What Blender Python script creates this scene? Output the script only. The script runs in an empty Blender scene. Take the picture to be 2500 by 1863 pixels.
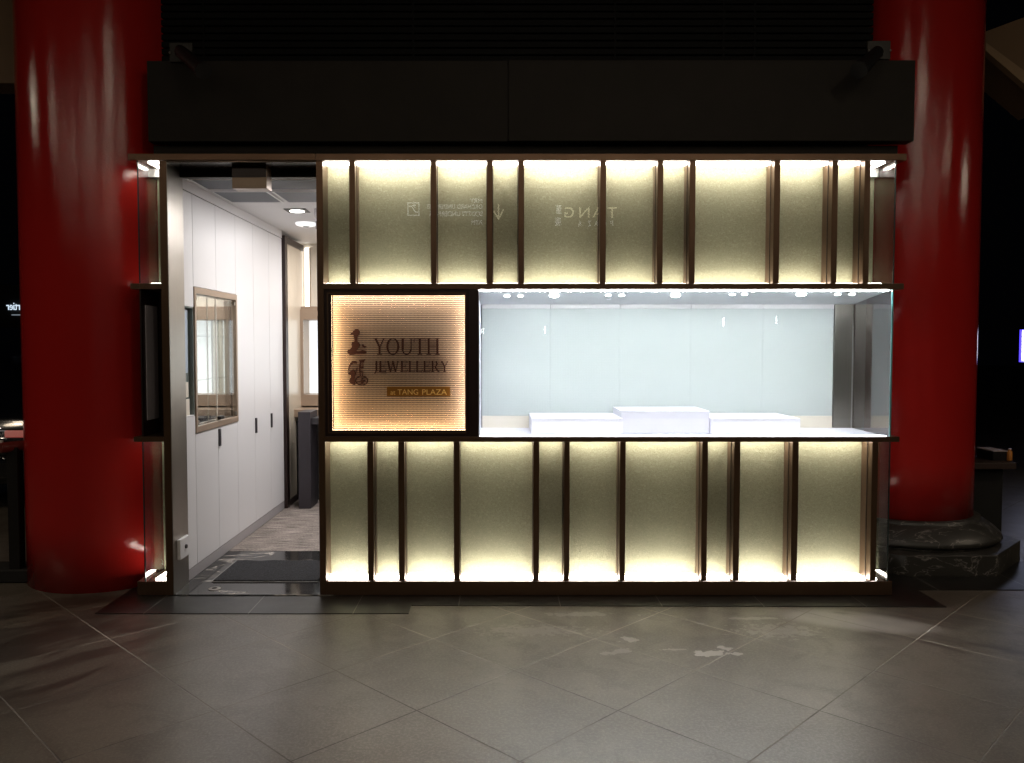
import bpy, bmesh, math, random
from mathutils import Vector, Matrix
random.seed(7)
S = bpy.context.scene
COL = S.collection

# ------------------------------------------------------------------ camera, world, exposure
CAMY, CAMH, F = -4.97, 1.535, 2000.0          # focal length in pixels of a 2500 px wide frame
cam_d = bpy.data.cameras.new('camera'); cam = bpy.data.objects.new('camera', cam_d); COL.objects.link(cam)
cam_d.sensor_width = 36.0; cam_d.lens = 36.0 * F / 2500.0
cam_d.shift_x = 35.0 / 2500.0
PITCH = math.atan(86.5 / F)
cam.location = (0, CAMY, CAMH); cam.rotation_euler = (math.radians(90) - PITCH, 0, 0)
cam_d.clip_start = 0.05; cam_d.clip_end = 400
S.camera = cam
S.view_settings.view_transform = 'Standard'; S.view_settings.look = 'None'
S.view_settings.exposure = 0.0; S.view_settings.gamma = 1.0
w = bpy.data.worlds.new("World"); S.world = w; w.use_nodes = True
bg = w.node_tree.nodes['Background']
bg.inputs[0].default_value = (0.25, 0.28, 0.4, 1); bg.inputs[1].default_value = 0.0015   # night sky
S.cycles.max_bounces = 10; S.cycles.glossy_bounces = 6; S.cycles.transparent_max_bounces = 24

def ray(px, py):
    a = (px - 1215.0) / F; b = -(py - 931.5) / F
    c, s = math.cos(PITCH), math.sin(PITCH)
    return (a, c + b * s, -s + b * c)
def P(px, py, Y=0.0):                 # point of the plane y = Y seen at that place of the photograph
    r = ray(px, py); t = (Y - CAMY) / r[1]
    return (r[0] * t, CAMH + r[2] * t)
def G(px, py, z=0.0):                 # point of the ground
    r = ray(px, py); t = (z - CAMH) / r[2]
    return (r[0] * t, CAMY + r[1] * t)

def spot(name, loc, target, power, col, size=65, blend=0.7, radius=0.06, parent=None):
    d = bpy.data.lights.new(name, 'SPOT'); d.energy = power; d.color = col
    d.spot_size = math.radians(size); d.spot_blend = blend; d.shadow_soft_size = radius
    o = bpy.data.objects.new(name, d); COL.objects.link(o); o.location = loc
    v = Vector(target) - Vector(loc); o.rotation_euler = v.to_track_quat('-Z', 'Y').to_euler()
    if parent: o.parent = parent; o.matrix_parent_inverse = parent.matrix_world.inverted()
    return o

# ------------------------------------------------------------------ materials
def new_mat(name):
    m = bpy.data.materials.new(name); m.use_nodes = True
    nt = m.node_tree; b = nt.nodes['Principled BSDF']
    return m, nt, b
def N(nt, t, **k):
    n = nt.nodes.new(t)
    for a, v in k.items(): setattr(n, a, v)
    return n
def M(nt, op, a, b=None, c=None, clamp=False):
    n = nt.nodes.new('ShaderNodeMath'); n.operation = op; n.use_clamp = clamp
    for i, v in enumerate((a, b, c)):
        if v is None: continue
        if isinstance(v, (int, float)): n.inputs[i].default_value = v
        else: nt.links.new(v, n.inputs[i])
    return n.outputs[0]
def MIX(nt, f, a, b):
    n = nt.nodes.new('ShaderNodeMix'); n.data_type = 'RGBA'
    for i, v in ((0, f), (6, a), (7, b)):
        if isinstance(v, (int, float)): n.inputs[i].default_value = v
        elif isinstance(v, tuple): n.inputs[i].default_value = (*v, 1) if len(v) == 3 else v
        else: nt.links.new(v, n.inputs[i])
    return n.outputs[2]
def NOISE(nt, vec, scale, detail=3, rough=0.55, dist=0.0):
    n = nt.nodes.new('ShaderNodeTexNoise'); n.inputs['Scale'].default_value = scale
    n.inputs['Detail'].default_value = detail; n.inputs['Roughness'].default_value = rough
    n.inputs['Distortion'].default_value = dist
    if vec is not None: nt.links.new(vec, n.inputs['Vector'])
    return n.outputs['Fac']
def RAMP(nt, v, a, b):                # smooth 0..1 between a and b
    n = nt.nodes.new('ShaderNodeMapRange'); n.interpolation_type = 'SMOOTHSTEP'
    nt.links.new(v, n.inputs[0]); n.inputs[1].default_value = a; n.inputs[2].default_value = b
    return n.outputs[0]
def POS(nt): return nt.nodes.new('ShaderNodeNewGeometry').outputs['Position']
def OBJ(nt): return nt.nodes.new('ShaderNodeTexCoord').outputs['Object']
def XYZ(nt, v):
    n = nt.nodes.new('ShaderNodeSeparateXYZ'); nt.links.new(v, n.inputs[0]); return n.outputs
def CMB(nt, x, y, z):
    n = nt.nodes.new('ShaderNodeCombineXYZ')
    for i, v in enumerate((x, y, z)):
        if isinstance(v, (int, float)): n.inputs[i].default_value = v
        else: nt.links.new(v, n.inputs[i])
    return n.outputs[0]
def SCL(nt, v, s):
    n = nt.nodes.new('ShaderNodeVectorMath'); n.operation = 'MULTIPLY'
    nt.links.new(v, n.inputs[0]); n.inputs[1].default_value = s; return n.outputs[0]
def BUMP(nt, b, h, strength, dist=0.01):
    n = nt.nodes.new('ShaderNodeBump'); n.inputs['Strength'].default_value = strength
    n.inputs['Distance'].default_value = dist
    nt.links.new(h, n.inputs['Height']); nt.links.new(n.outputs[0], b.inputs['Normal'])
def simple(name, col, rough=0.5, metal=0.0, var=0.12, nscale=6.0, bump=0.0, bscale=60.0, stretch=None, coat=0.0, spec=None):
    m, nt, b = new_mat(name)
    v = OBJ(nt)
    if stretch: v = SCL(nt, v, stretch)
    n = NOISE(nt, v, nscale, 4)
    lo = tuple(c * (1 - var) for c in col); hi = tuple(min(1, c * (1 + var)) for c in col)
    nt.links.new(MIX(nt, n, lo, hi), b.inputs['Base Color'])
    nt.links.new(M(nt, 'ADD', M(nt, 'MULTIPLY', n, 0.16), max(0.02, rough - 0.08)), b.inputs['Roughness'])
    b.inputs['Metallic'].default_value = metal
    b.inputs['Coat Weight'].default_value = coat
    if spec is not None: b.inputs['Specular IOR Level'].default_value = spec
    if bump: BUMP(nt, b, NOISE(nt, v, bscale, 3), bump, 0.004)
    return m
def emit(name, col, s):
    m, nt, b = new_mat(name)
    b.inputs['Base Color'].default_value = (0.8, 0.8, 0.8, 1)
    b.inputs['Emission Color'].default_value = (*col, 1); b.inputs['Emission Strength'].default_value = s
    return m
def thin_glass(name, f0=0.04, rough=0.0, tint=(0.97, 0.985, 0.98)):
    m, nt, b = new_mat(name); nt.nodes.remove(b)
    g = nt.nodes.new('ShaderNodeNewGeometry'); d = nt.nodes.new('ShaderNodeVectorMath'); d.operation = 'DOT_PRODUCT'
    nt.links.new(g.outputs['Incoming'], d.inputs[0]); nt.links.new(g.outputs['Normal'], d.inputs[1])
    c = M(nt, 'ABSOLUTE', d.outputs['Value'])
    fr = M(nt, 'ADD', M(nt, 'MULTIPLY', M(nt, 'POWER', M(nt, 'SUBTRACT', 1.0, c, clamp=True), 5.0), 1 - f0), f0)
    t = nt.nodes.new('ShaderNodeBsdfTransparent'); t.inputs[0].default_value = (*tint, 1)
    gl = nt.nodes.new('ShaderNodeBsdfGlossy'); gl.inputs['Roughness'].default_value = rough
    mx = nt.nodes.new('ShaderNodeMixShader'); nt.links.new(fr, mx.inputs[0])
    nt.links.new(t.outputs[0], mx.inputs[1]); nt.links.new(gl.outputs[0], mx.inputs[2])
    nt.links.new(mx.outputs[0], nt.nodes['Material Output'].inputs[0])
    return m

def mat_tiles():
    m, nt, b = new_mat('floor_tiles')
    p = POS(nt); x, y, z = XYZ(nt, p)
    r2 = 1 / math.sqrt(2); T = 0.6
    xs = M(nt, 'SUBTRACT', x, 0.083); ys = M(nt, 'ADD', y, 0.308)
    a = M(nt, 'DIVIDE', M(nt, 'MULTIPLY', M(nt, 'ADD', xs, ys), r2), T)
    c = M(nt, 'DIVIDE', M(nt, 'MULTIPLY', M(nt, 'SUBTRACT', xs, ys), r2), T)
    def edge(u):
        f = M(nt, 'FRACT', u); return M(nt, 'MINIMUM', f, M(nt, 'SUBTRACT', 1.0, f))
    wob = M(nt, 'MULTIPLY', M(nt, 'SUBTRACT', NOISE(nt, p, 45, 2), 0.5), 0.004)
    e = M(nt, 'ADD', M(nt, 'MINIMUM', edge(a), edge(c)), wob)
    joint = M(nt, 'SUBTRACT', 1.0, RAMP(nt, e, 0.0034, 0.0072))
    wn = nt.nodes.new('ShaderNodeTexWhiteNoise'); wn.noise_dimensions = '2D'
    nt.links.new(CMB(nt, M(nt, 'FLOOR', a), M(nt, 'FLOOR', c), 0), wn.inputs['Vector'])
    big = NOISE(nt, p, 0.9, 4, 0.6, 0.4); mid = NOISE(nt, p, 5, 5, 0.65, 0.6); fine = NOISE(nt, p, 75, 4, 0.75)
    grit = NOISE(nt, p, 190, 3, 0.85)
    col = MIX(nt, RAMP(nt, big, 0.36, 0.64), (0.066, 0.056, 0.044), (0.128, 0.113, 0.091))
    col = MIX(nt, M(nt, 'MULTIPLY', wn.outputs[0], 0.45), col, (0.075, 0.064, 0.05))
    col = MIX(nt, M(nt, 'MULTIPLY', RAMP(nt, mid, 0.45, 0.62), 0.8), col, (0.062, 0.050, 0.038))
    col = MIX(nt, M(nt, 'MULTIPLY', RAMP(nt, fine, 0.45, 0.62), 0.42), col, (0.20, 0.18, 0.15))
    col = MIX(nt, M(nt, 'MULTIPLY', RAMP(nt, grit, 0.47, 0.60), 0.55), col, (0.06, 0.05, 0.042))
    # long streaks: shade painted left of the doorway, dark and pale by the plinth
    def floor_streak(cx, cy, rx, ry, ang, sc, thr, colr, k):
        nonlocal col
        ca, sa = math.cos(ang), math.sin(ang)
        dx = M(nt, 'SUBTRACT', x, cx); dy = M(nt, 'SUBTRACT', y, cy)
        u = M(nt, 'ADD', M(nt, 'MULTIPLY', dx, ca), M(nt, 'MULTIPLY', dy, sa))
        v = M(nt, 'SUBTRACT', M(nt, 'MULTIPLY', dy, ca), M(nt, 'MULTIPLY', dx, sa))
        rr = M(nt, 'ADD', M(nt, 'POWER', M(nt, 'ABSOLUTE', M(nt, 'DIVIDE', u, rx)), 2.0), M(nt, 'POWER', M(nt, 'ABSOLUTE', M(nt, 'DIVIDE', v, ry)), 2.0))
        mask = M(nt, 'SUBTRACT', 1.0, RAMP(nt, rr, 0.25, 1.0))
        n = NOISE(nt, CMB(nt, M(nt, 'MULTIPLY', u, sc), M(nt, 'MULTIPLY', v, sc * 3.6), cx), 1.0, 5, 0.6, 0.5)
        col = MIX(nt, M(nt, 'MULTIPLY', M(nt, 'MULTIPLY', mask, RAMP(nt, n, thr, thr + 0.16)), k), col, colr)
    floor_streak(-2.3, -1.05, 1.0, 0.75, math.radians(52), 1.6, 0.40, (0.030, 0.023, 0.018), 0.85)
    floor_streak(-2.5, -0.35, 0.8, 0.5, math.radians(25), 1.8, 0.42, (0.035, 0.028, 0.022), 0.8)
    floor_streak(2.5, -0.75, 0.9, 0.5, math.radians(-38), 1.7, 0.42, (0.035, 0.030, 0.025), 0.85)
    floor_streak(2.0, -0.45, 0.5, 0.2, math.radians(-20), 1.5, 0.3, (0.27, 0.245, 0.225), 0.6)
    # dried spills
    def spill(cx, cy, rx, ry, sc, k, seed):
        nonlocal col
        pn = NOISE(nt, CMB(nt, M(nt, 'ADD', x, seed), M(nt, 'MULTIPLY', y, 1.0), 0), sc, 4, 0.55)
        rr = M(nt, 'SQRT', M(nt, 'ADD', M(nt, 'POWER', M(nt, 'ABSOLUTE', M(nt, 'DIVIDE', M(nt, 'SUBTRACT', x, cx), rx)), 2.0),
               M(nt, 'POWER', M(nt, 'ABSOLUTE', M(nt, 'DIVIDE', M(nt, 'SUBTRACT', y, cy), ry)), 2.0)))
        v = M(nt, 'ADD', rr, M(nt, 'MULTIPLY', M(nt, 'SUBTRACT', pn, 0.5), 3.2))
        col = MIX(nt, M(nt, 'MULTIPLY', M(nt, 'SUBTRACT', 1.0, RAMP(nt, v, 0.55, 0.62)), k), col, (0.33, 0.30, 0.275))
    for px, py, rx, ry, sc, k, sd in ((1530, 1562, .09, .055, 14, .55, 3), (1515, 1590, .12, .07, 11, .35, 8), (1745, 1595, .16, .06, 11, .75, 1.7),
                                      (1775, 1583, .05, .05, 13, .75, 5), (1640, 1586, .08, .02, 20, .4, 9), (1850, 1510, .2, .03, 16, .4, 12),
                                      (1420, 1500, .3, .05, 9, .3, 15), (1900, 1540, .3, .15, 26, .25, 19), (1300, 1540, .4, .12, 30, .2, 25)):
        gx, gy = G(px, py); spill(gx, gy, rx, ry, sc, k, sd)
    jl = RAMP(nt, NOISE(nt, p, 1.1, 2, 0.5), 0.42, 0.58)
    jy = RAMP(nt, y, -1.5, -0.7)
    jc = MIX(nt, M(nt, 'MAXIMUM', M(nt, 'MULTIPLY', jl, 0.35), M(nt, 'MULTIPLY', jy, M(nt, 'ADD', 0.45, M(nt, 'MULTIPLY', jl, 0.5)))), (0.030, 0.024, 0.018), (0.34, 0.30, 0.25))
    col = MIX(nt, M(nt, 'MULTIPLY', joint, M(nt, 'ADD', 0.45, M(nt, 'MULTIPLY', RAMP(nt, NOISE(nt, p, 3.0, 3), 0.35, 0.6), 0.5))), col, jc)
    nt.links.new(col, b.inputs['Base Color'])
    nt.links.new(M(nt, 'ADD', 0.27, M(nt, 'ADD', M(nt, 'MULTIPLY', mid, 0.16), M(nt, 'MULTIPLY', joint, 0.3))), b.inputs['Roughness'])
    b.inputs['Specular IOR Level'].default_value = 0.55
    h = M(nt, 'SUBTRACT', M(nt, 'MULTIPLY', fine, 0.35), joint)
    BUMP(nt, b, M(nt, 'ADD', h, M(nt, 'MULTIPLY', mid, 0.5)), 0.35, 0.003)
    return m
def mat_marble(name, base, vein, scale=1.6, rough=0.08, thr=0.012, joints=None, k=0.8, bands=1.0):
    m, nt, b = new_mat(name)
    p = POS(nt)
    n = NOISE(nt, SCL(nt, p, (0.55, 1.6, 1.0)), scale, 5, 0.55, 0.8)
    ve = M(nt, 'SUBTRACT', 1.0, RAMP(nt, M(nt, 'ABSOLUTE', M(nt, 'SUBTRACT', n, 0.5)), 0.0, thr))
    br = RAMP(nt, NOISE(nt, p, scale * 1.7, 3), 0.36, 0.52)
    cl = NOISE(nt, p, 9, 5, 0.6)
    col = MIX(nt, cl, tuple(c * 0.6 for c in base), tuple(c * 1.4 for c in base))
    col = MIX(nt, M(nt, 'MULTIPLY', M(nt, 'MULTIPLY', ve, br), k), col, vein)
    if joints:
        x, y, z = XYZ(nt, p); x0, step, jc = joints
        f = M(nt, 'FRACT', M(nt, 'DIVIDE', M(nt, 'SUBTRACT', x, x0), step)); e = M(nt, 'MINIMUM', f, M(nt, 'SUBTRACT', 1.0, f))
        col = MIX(nt, M(nt, 'MULTIPLY', M(nt, 'SUBTRACT', 1.0, RAMP(nt, e, 0.002, 0.005)), 0.6), col, jc)
    nt.links.new(col, b.inputs['Base Color'])
    nt.links.new(M(nt, 'ADD', rough, M(nt, 'MULTIPLY', cl, 0.12)), b.inputs['Roughness'])
    return m
def mat_gold():
    m, nt, b = new_mat('gold_leaf_glass')
    p = POS(nt)
    n1 = NOISE(nt, p, 170, 4, 0.7, 0.6); n2 = NOISE(nt, p, 3.0, 4, 0.6); n3 = NOISE(nt, SCL(nt, p, (1, 1, 1.4)), 60, 5, 0.7, 1.0)
    col = MIX(nt, n2, (0.215, 0.207, 0.130), (0.285, 0.270, 0.174))
    col = MIX(nt, M(nt, 'MULTIPLY', RAMP(nt, n1, 0.46, 0.68), 0.6), col, (0.145, 0.14, 0.07))
    col = MIX(nt, M(nt, 'MULTIPLY', RAMP(nt, n3, 0.48, 0.72), 0.45), col, (0.42, 0.41, 0.28))
    nt.links.new(col, b.inputs['Base Color'])
    b.inputs['Roughness'].default_value = 0.55; b.inputs['Metallic'].default_value = 0.25
    BUMP(nt, b, M(nt, 'ADD', n1, n3), 0.35, 0.005)
    return m
def mat_paint_red():
    m, nt, b = new_mat('red_gloss_paint')
    p = POS(nt)
    n = NOISE(nt, p, 1.2, 4); ox = NOISE(nt, SCL(nt, p, (1, 1, 0.35)), 9, 3); fine = NOISE(nt, p, 90, 3, 0.6)
    col = MIX(nt, n, (0.34, 0.011, 0.009), (0.43, 0.016, 0.013))
    nt.links.new(col, b.inputs['Base Color'])
    nt.links.new(M(nt, 'ADD', 0.07, M(nt, 'MULTIPLY', ox, 0.13)), b.inputs['Roughness'])
    b.inputs['Coat Weight'].default_value = 0.0
    BUMP(nt, b, M(nt, 'ADD', M(nt, 'MULTIPLY', ox, 0.7), M(nt, 'MULTIPLY', fine, 0.30)), 0.26, 0.012)
    return m
def mat_mesh():
    m, nt, b = new_mat('gold_expanded_mesh')
    x, y, z = XYZ(nt, OBJ(nt))
    pw, ph = 0.0082, 0.0116
    row = M(nt, 'DIVIDE', z, ph); rf = M(nt, 'FLOOR', row); fr = M(nt, 'SUBTRACT', M(nt, 'FRACT', row), 0.5)
    par = M(nt, 'SUBTRACT', M(nt, 'MULTIPLY', M(nt, 'MODULO', M(nt, 'ABSOLUTE', rf), 2.0), 2.0), 1.0)
    u = M(nt, 'ADD', M(nt, 'DIVIDE', x, pw), M(nt, 'MULTIPLY', M(nt, 'MULTIPLY', par, fr), 0.55))
    fu = M(nt, 'SUBTRACT', M(nt, 'FRACT', u), 0.5)
    rr = M(nt, 'ADD', M(nt, 'POWER', M(nt, 'ABSOLUTE', M(nt, 'DIVIDE', fu, 0.46)), 2.0), M(nt, 'POWER', M(nt, 'ABSOLUTE', M(nt, 'DIVIDE', fr, 0.36)), 2.0))
    solid = RAMP(nt, rr, 0.85, 1.15)
    n = NOISE(nt, OBJ(nt), 4, 3)
    nt.links.new(MIX(nt, n, (0.66, 0.46, 0.32), (0.76, 0.59, 0.45)), b.inputs['Base Color'])
    b.inputs['Metallic'].default_value = 0.45; b.inputs['Roughness'].default_value = 0.5
    nt.links.new(solid, b.inputs['Alpha'])
    return m
def mat_weave():
    m, nt, b = new_mat('woven_pattern_glass')
    x, y, z = XYZ(nt, OBJ(nt))
    u = M(nt, 'DIVIDE', x, 0.011); v = M(nt, 'DIVIDE', z, 0.011)
    par = M(nt, 'MODULO', M(nt, 'ADD', M(nt, 'ABSOLUTE', M(nt, 'FLOOR', u)), M(nt, 'ABSOLUTE', M(nt, 'FLOOR', v))), 2.0)
    fu = M(nt, 'ABSOLUTE', M(nt, 'SUBTRACT', M(nt, 'FRACT', u), 0.5)); fv = M(nt, 'ABSOLUTE', M(nt, 'SUBTRACT', M(nt, 'FRACT', v), 0.5))
    d = M(nt, 'ADD', M(nt, 'MULTIPLY', par, fu), M(nt, 'MULTIPLY', M(nt, 'SUBTRACT', 1.0, par), fv))
    line = M(nt, 'SUBTRACT', 1.0, RAMP(nt, d, 0.10, 0.2))
    n = NOISE(nt, OBJ(nt), 5, 2)
    big = MIX(nt, n, (0.49, 0.54, 0.535), (0.52, 0.565, 0.56))
    nt.links.new(MIX(nt, M(nt, 'MULTIPLY', line, 0.28), big, (0.27, 0.30, 0.305)), b.inputs['Base Color'])
    b.inputs['Roughness'].default_value = 0.35
    return m
def mat_carpet():
    m, nt, b = new_mat('striped_carpet')
    p = POS(nt)
    s = NOISE(nt, SCL(nt, p, (5, 95, 1)), 1.0, 4, 0.6); f = NOISE(nt, SCL(nt, p, (60, 240, 1)), 1.0, 3)
    g = RAMP(nt, M(nt, 'ADD', M(nt, 'MULTIPLY', s, 0.65), M(nt, 'MULTIPLY', f, 0.35)), 0.38, 0.62)
    nt.links.new(MIX(nt, g, (0.03, 0.022, 0.020), (0.40, 0.34, 0.30)), b.inputs['Base Color'])
    b.inputs['Roughness'].default_value = 0.95
    BUMP(nt, b, f, 0.5, 0.004)
    return m
def mat_mat():
    m, nt, b = new_mat('coarse_fibre_mat')
    p = POS(nt); n = NOISE(nt, p, 95, 4, 0.8, 1.5)
    nt.links.new(MIX(nt, RAMP(nt, n, 0.42, 0.68), (0.001, 0.001, 0.002), (0.055, 0.055, 0.065)), b.inputs['Base Color'])
    b.inputs['Roughness'].default_value = 0.9; BUMP(nt, b, n, 1.0, 0.01)
    return m
def mat_brushed(name, col, rough=0.28, stretch=(300, 300, 3), metal=1.0):
    m, nt, b = new_mat(name)
    n = NOISE(nt, SCL(nt, OBJ(nt), stretch), 1.0, 3); n2 = NOISE(nt, OBJ(nt), 2.5, 4)
    nt.links.new(MIX(nt, n, tuple(c * 0.85 for c in col), tuple(min(1, c * 1.12) for c in col)), b.inputs['Base Color'])
    b.inputs['Metallic'].default_value = metal
    nt.links.new(M(nt, 'ADD', rough - 0.05, M(nt, 'MULTIPLY', n2, 0.16)), b.inputs['Roughness'])
    BUMP(nt, b, n, 0.06, 0.002)
    return m

TILES = mat_tiles()
GRANITE = mat_marble('dark_granite', (0.010, 0.010, 0.009), (0.03, 0.03, 0.028), 5, 0.30, joints=(-0.23, 0.6, (0.30, 0.29, 0.26)))
MARBLE = mat_marble('polished_marble', (0.030, 0.029, 0.028), (0.55, 0.50, 0.44), 2.2, 0.04, 0.016, joints=(-1.62, 0.6, (0.09, 0.085, 0.08)))
STONE = mat_marble('veined_base_stone', (0.032, 0.030, 0.026), (0.24, 0.22, 0.20), 7, 0.35, 0.016, k=0.9)
GOLD = mat_gold(); RED = mat_paint_red(); MESH = mat_mesh(); WEAVE = mat_weave(); CARPET = mat_carpet(); MAT = mat_mat()
BRONZE = mat_brushed('bronze_metal', (0.135, 0.080, 0.048), 0.32, (4, 300, 300), 0.75)
BRONZE_V = mat_brushed('bronze_metal_upright', (0.135, 0.080, 0.048), 0.32, (300, 300, 4), 0.75)
STEEL = mat_brushed('brushed_steel', (0.36, 0.335, 0.30), 0.33)
DARKBR = simple('dark_brown_lacquer', (0.022, 0.010, 0.008), 0.35, 0.2)
FASC = simple('dark_metal_cladding', (0.022, 0.019, 0.016), 0.6, 0.0, 0.35, 3.0, 0.2, 40, spec=0.12)
BLACK = simple('black_metal', (0.012, 0.011, 0.011), 0.45, 0.3)
BLACKM = simple('matt_black', (0.006, 0.006, 0.006), 0.8)
LOUV = simple('black_louvre', (0.004, 0.004, 0.004), 0.6, 0.0, 0.4, 2, spec=0.1)
GLASS = thin_glass('clear_glass')
GLASSR = thin_glass('coated_side_glass', 0.11, 0.0, (0.90, 0.90, 0.88))
GEDGE = simple('green_glass_edge', (0.12, 0.30, 0.30), 0.15)
GEDGED = simple('dark_glass_edge', (0.02, 0.035, 0.035), 0.2)
WHITE = simple('white_laminate', (0.74, 0.73, 0.74), 0.38, 0, 0.03, 3)
WHITEB = simple('white_acrylic', (0.82, 0.81, 0.90), 0.3, 0, 0.02, 3)
CREAM = simple('cream_panel', (0.78, 0.72, 0.62), 0.45, 0, 0.04, 3)
CEIL = simple('white_ceiling', (0.80, 0.79, 0.79), 0.85, 0, 0.03, 3)
GREY = simple('grey_panel', (0.40, 0.37, 0.40), 0.55, 0, 0.06, 4)
SEAM = simple('dark_seam', (0.03, 0.03, 0.035), 0.7)
HAND = simple('dark_grey_pull', (0.07, 0.065, 0.07), 0.35, 0.6)
TAN = simple('tan_metal', (0.36, 0.27, 0.20), 0.38, 0.35, 0.05, 4)
SKIRT = simple('grey_skirting', (0.42, 0.40, 0.41), 0.4, 0.2, 0.04)
MIRROR, _nt, _b = new_mat('mirror'); _b.inputs['Metallic'].default_value = 1; _b.inputs['Roughness'].default_value = 0.015; _b.inputs['Base Color'].default_value = (0.80, 0.79, 0.78, 1)
BROWN_PANEL = mat_brushed('brown_soffit_board', (0.24, 0.15, 0.08), 0.5, (3, 30, 3), 0.0)
LED = emit('led_diffuser', (1.0, 0.93, 0.86), 38.0)
LED_UP = emit('led_strip_hidden', (1.0, 0.93, 0.86), 22.0)
SIGNLED = emit('sign_led', (1.0, 0.72, 0.42), 34.0)
SIGNLEDW = emit('sign_led_white', (1.0, 0.84, 0.70), 35.0)
LETTER = simple('dark_bronze_letters', (0.060, 0.014, 0.005), 0.5, 0.1)
OCHRE = simple('ochre_bar', (0.22, 0.095, 0.010), 0.4, 0.4)
BARTXT = simple('pale_gold_letters', (0.80, 0.52, 0.18), 0.4, 0.3)

# ------------------------------------------------------------------ builders
def tag(o, label=None, cat=None, group=None, kind=None):
    if label: o['label'] = label
    if cat: o['category'] = cat
    if group: o['group'] = group
    if kind: o['kind'] = kind
    return o
def thing(name, label, cat, loc=(0, 0, 0), group=None):
    o = bpy.data.objects.new(name, None); COL.objects.link(o); o.location = loc; o.empty_display_size = 0.1
    return tag(o, label, cat, group)
def link(name, bm, mat, parent=None, bevel=0.0, smooth=False):
    me = bpy.data.meshes.new(name); bmesh.ops.recalc_face_normals(bm, faces=bm.faces[:])
    bm.to_mesh(me); bm.free(); me.materials.append(mat)
    o = bpy.data.objects.new(name, me); COL.objects.link(o)
    if smooth:
        for p in me.polygons: p.use_smooth = True
    if parent:
        o.parent = parent
        r = parent; off = Vector((0, 0, 0))
        while r: off += r.location; r = r.parent
        me.transform(Matrix.Translation(-off))          # meshes are written in world coordinates
    if bevel:
        bv = o.modifiers.new('bevel', 'BEVEL'); bv.width = bevel; bv.segments = 2; bv.limit_method = 'ANGLE'
    return o
def box(bm, x0, x1, y0, y1, z0, z1):
    r = bmesh.ops.create_cube(bm, size=1.0)
    for v in r['verts']:
        v.co.x = (x0 + x1) / 2 + v.co.x * (x1 - x0); v.co.y = (y0 + y1) / 2 + v.co.y * (y1 - y0); v.co.z = (z0 + z1) / 2 + v.co.z * (z1 - z0)
    return r['verts']
def B(name, mat, parent, *bs, bevel=0.0):
    bm = bmesh.new()
    for b in bs: box(bm, *b)
    return link(name, bm, mat, parent, bevel)
def cyl(bm, p0, p1, r0, r1=None, seg=24, caps=True):
    r1 = r0 if r1 is None else r1
    p0, p1 = Vector(p0), Vector(p1); d = p1 - p0
    q = d.to_track_quat('Z', 'Y').to_matrix().to_4x4()
    bmesh.ops.create_cone(bm, cap_ends=caps, segments=seg, radius1=r0, radius2=r1, depth=d.length,
                          matrix=Matrix.Translation((p0 + p1) / 2) @ q)
def lathe(bm, cx, cy, prof, seg=96):
    rings = []
    for r, z in prof:
        rings.append([bm.verts.new((cx + r * math.cos(2 * math.pi * i / seg), cy + r * math.sin(2 * math.pi * i / seg), z)) for i in range(seg)])
    for a, b in zip(rings, rings[1:]):
        for i in range(seg): bm.faces.new((a[i], a[(i + 1) % seg], b[(i + 1) % seg], b[i]))
    bm.faces.new(rings[0][::-1]); bm.faces.new(rings[-1])
def poly(bm, pts, y0, y1):            # outline in x,z extruded along y
    a = [bm.verts.new((x, y0, z)) for x, z in pts]; b = [bm.verts.new((x, y1, z)) for x, z in pts]
    bm.faces.new(a); bm.faces.new(b[::-1])
    n = len(pts)
    for i in range(n): bm.faces.new((a[i], a[(i + 1) % n], b[(i + 1) % n], b[i]))
def polyz(bm, pts, z0, z1):           # outline in x,y extruded along z
    a = [bm.verts.new((x, y, z0)) for x, y in pts]; b = [bm.verts.new((x, y, z1)) for x, y in pts]
    bm.faces.new(a); bm.faces.new(b[::-1])
    n = len(pts)
    for i in range(n): bm.faces.new((a[i], a[(i + 1) % n], b[(i + 1) % n], b[i]))
def text_mesh(name, s, mat, parent, x0, x1, z0, z1, y, depth=0.006, facing=-1, fit=True):
    """lettering that fills the box x0..x1, z0..z1; facing -1 reads from -y, +1 reads from +y"""
    cu = bpy.data.curves.new(name + '_c', 'FONT'); cu.body = s; cu.size = 1; cu.extrude = 0
    to = bpy.data.objects.new(name + '_c', cu); COL.objects.link(to)
    dg = bpy.context.evaluated_depsgraph_get(); dg.update()
    me = bpy.data.meshes.new_from_object(to.evaluated_get(dg))
    bpy.data.objects.remove(to); bpy.data.curves.remove(cu)
    bm = bmesh.new(); bm.from_mesh(me); bpy.data.meshes.remove(me)
    xs = [v.co.x for v in bm.verts]; ys = [v.co.y for v in bm.verts]
    ax, bx, ay, by = min(xs), max(xs), min(ys), max(ys)
    for v in bm.verts:
        u = (v.co.x - ax) / (bx - ax); t = (v.co.y - ay) / (by - ay)
        X = x0 + u * (x1 - x0) if facing < 0 else x1 - u * (x1 - x0)
        v.co = (X, y, z0 + t * (z1 - z0))
    g = bmesh.ops.extrude_face_region(bm, geom=bm.faces[:])
    for e in g['geom']:
        if isinstance(e, bmesh.types.BMVert): e.co.y += depth * (1 if facing < 0 else -1)
    return link(name, bm, mat, parent)

# ------------------------------------------------------------------ ground
bm = bmesh.new(); box(bm, -40, 40, -30, 60, -0.2, 0.0)
tag(link('ground', bm, TILES), kind='structure')
bm = bmesh.new()
polyz(bm, [(-2.31, -0.335), (-0.51, -0.335), (-0.51, -0.185), (2.64, -0.215), (2.64, 0.12), (9, 0.12), (9, 0.8), (-2.31, 0.8)], 0.0, 0.004)
tag(link('granite_border', bm, GRANITE), 'dark granite border paving along the shopfront', None, kind='structure')

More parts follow.
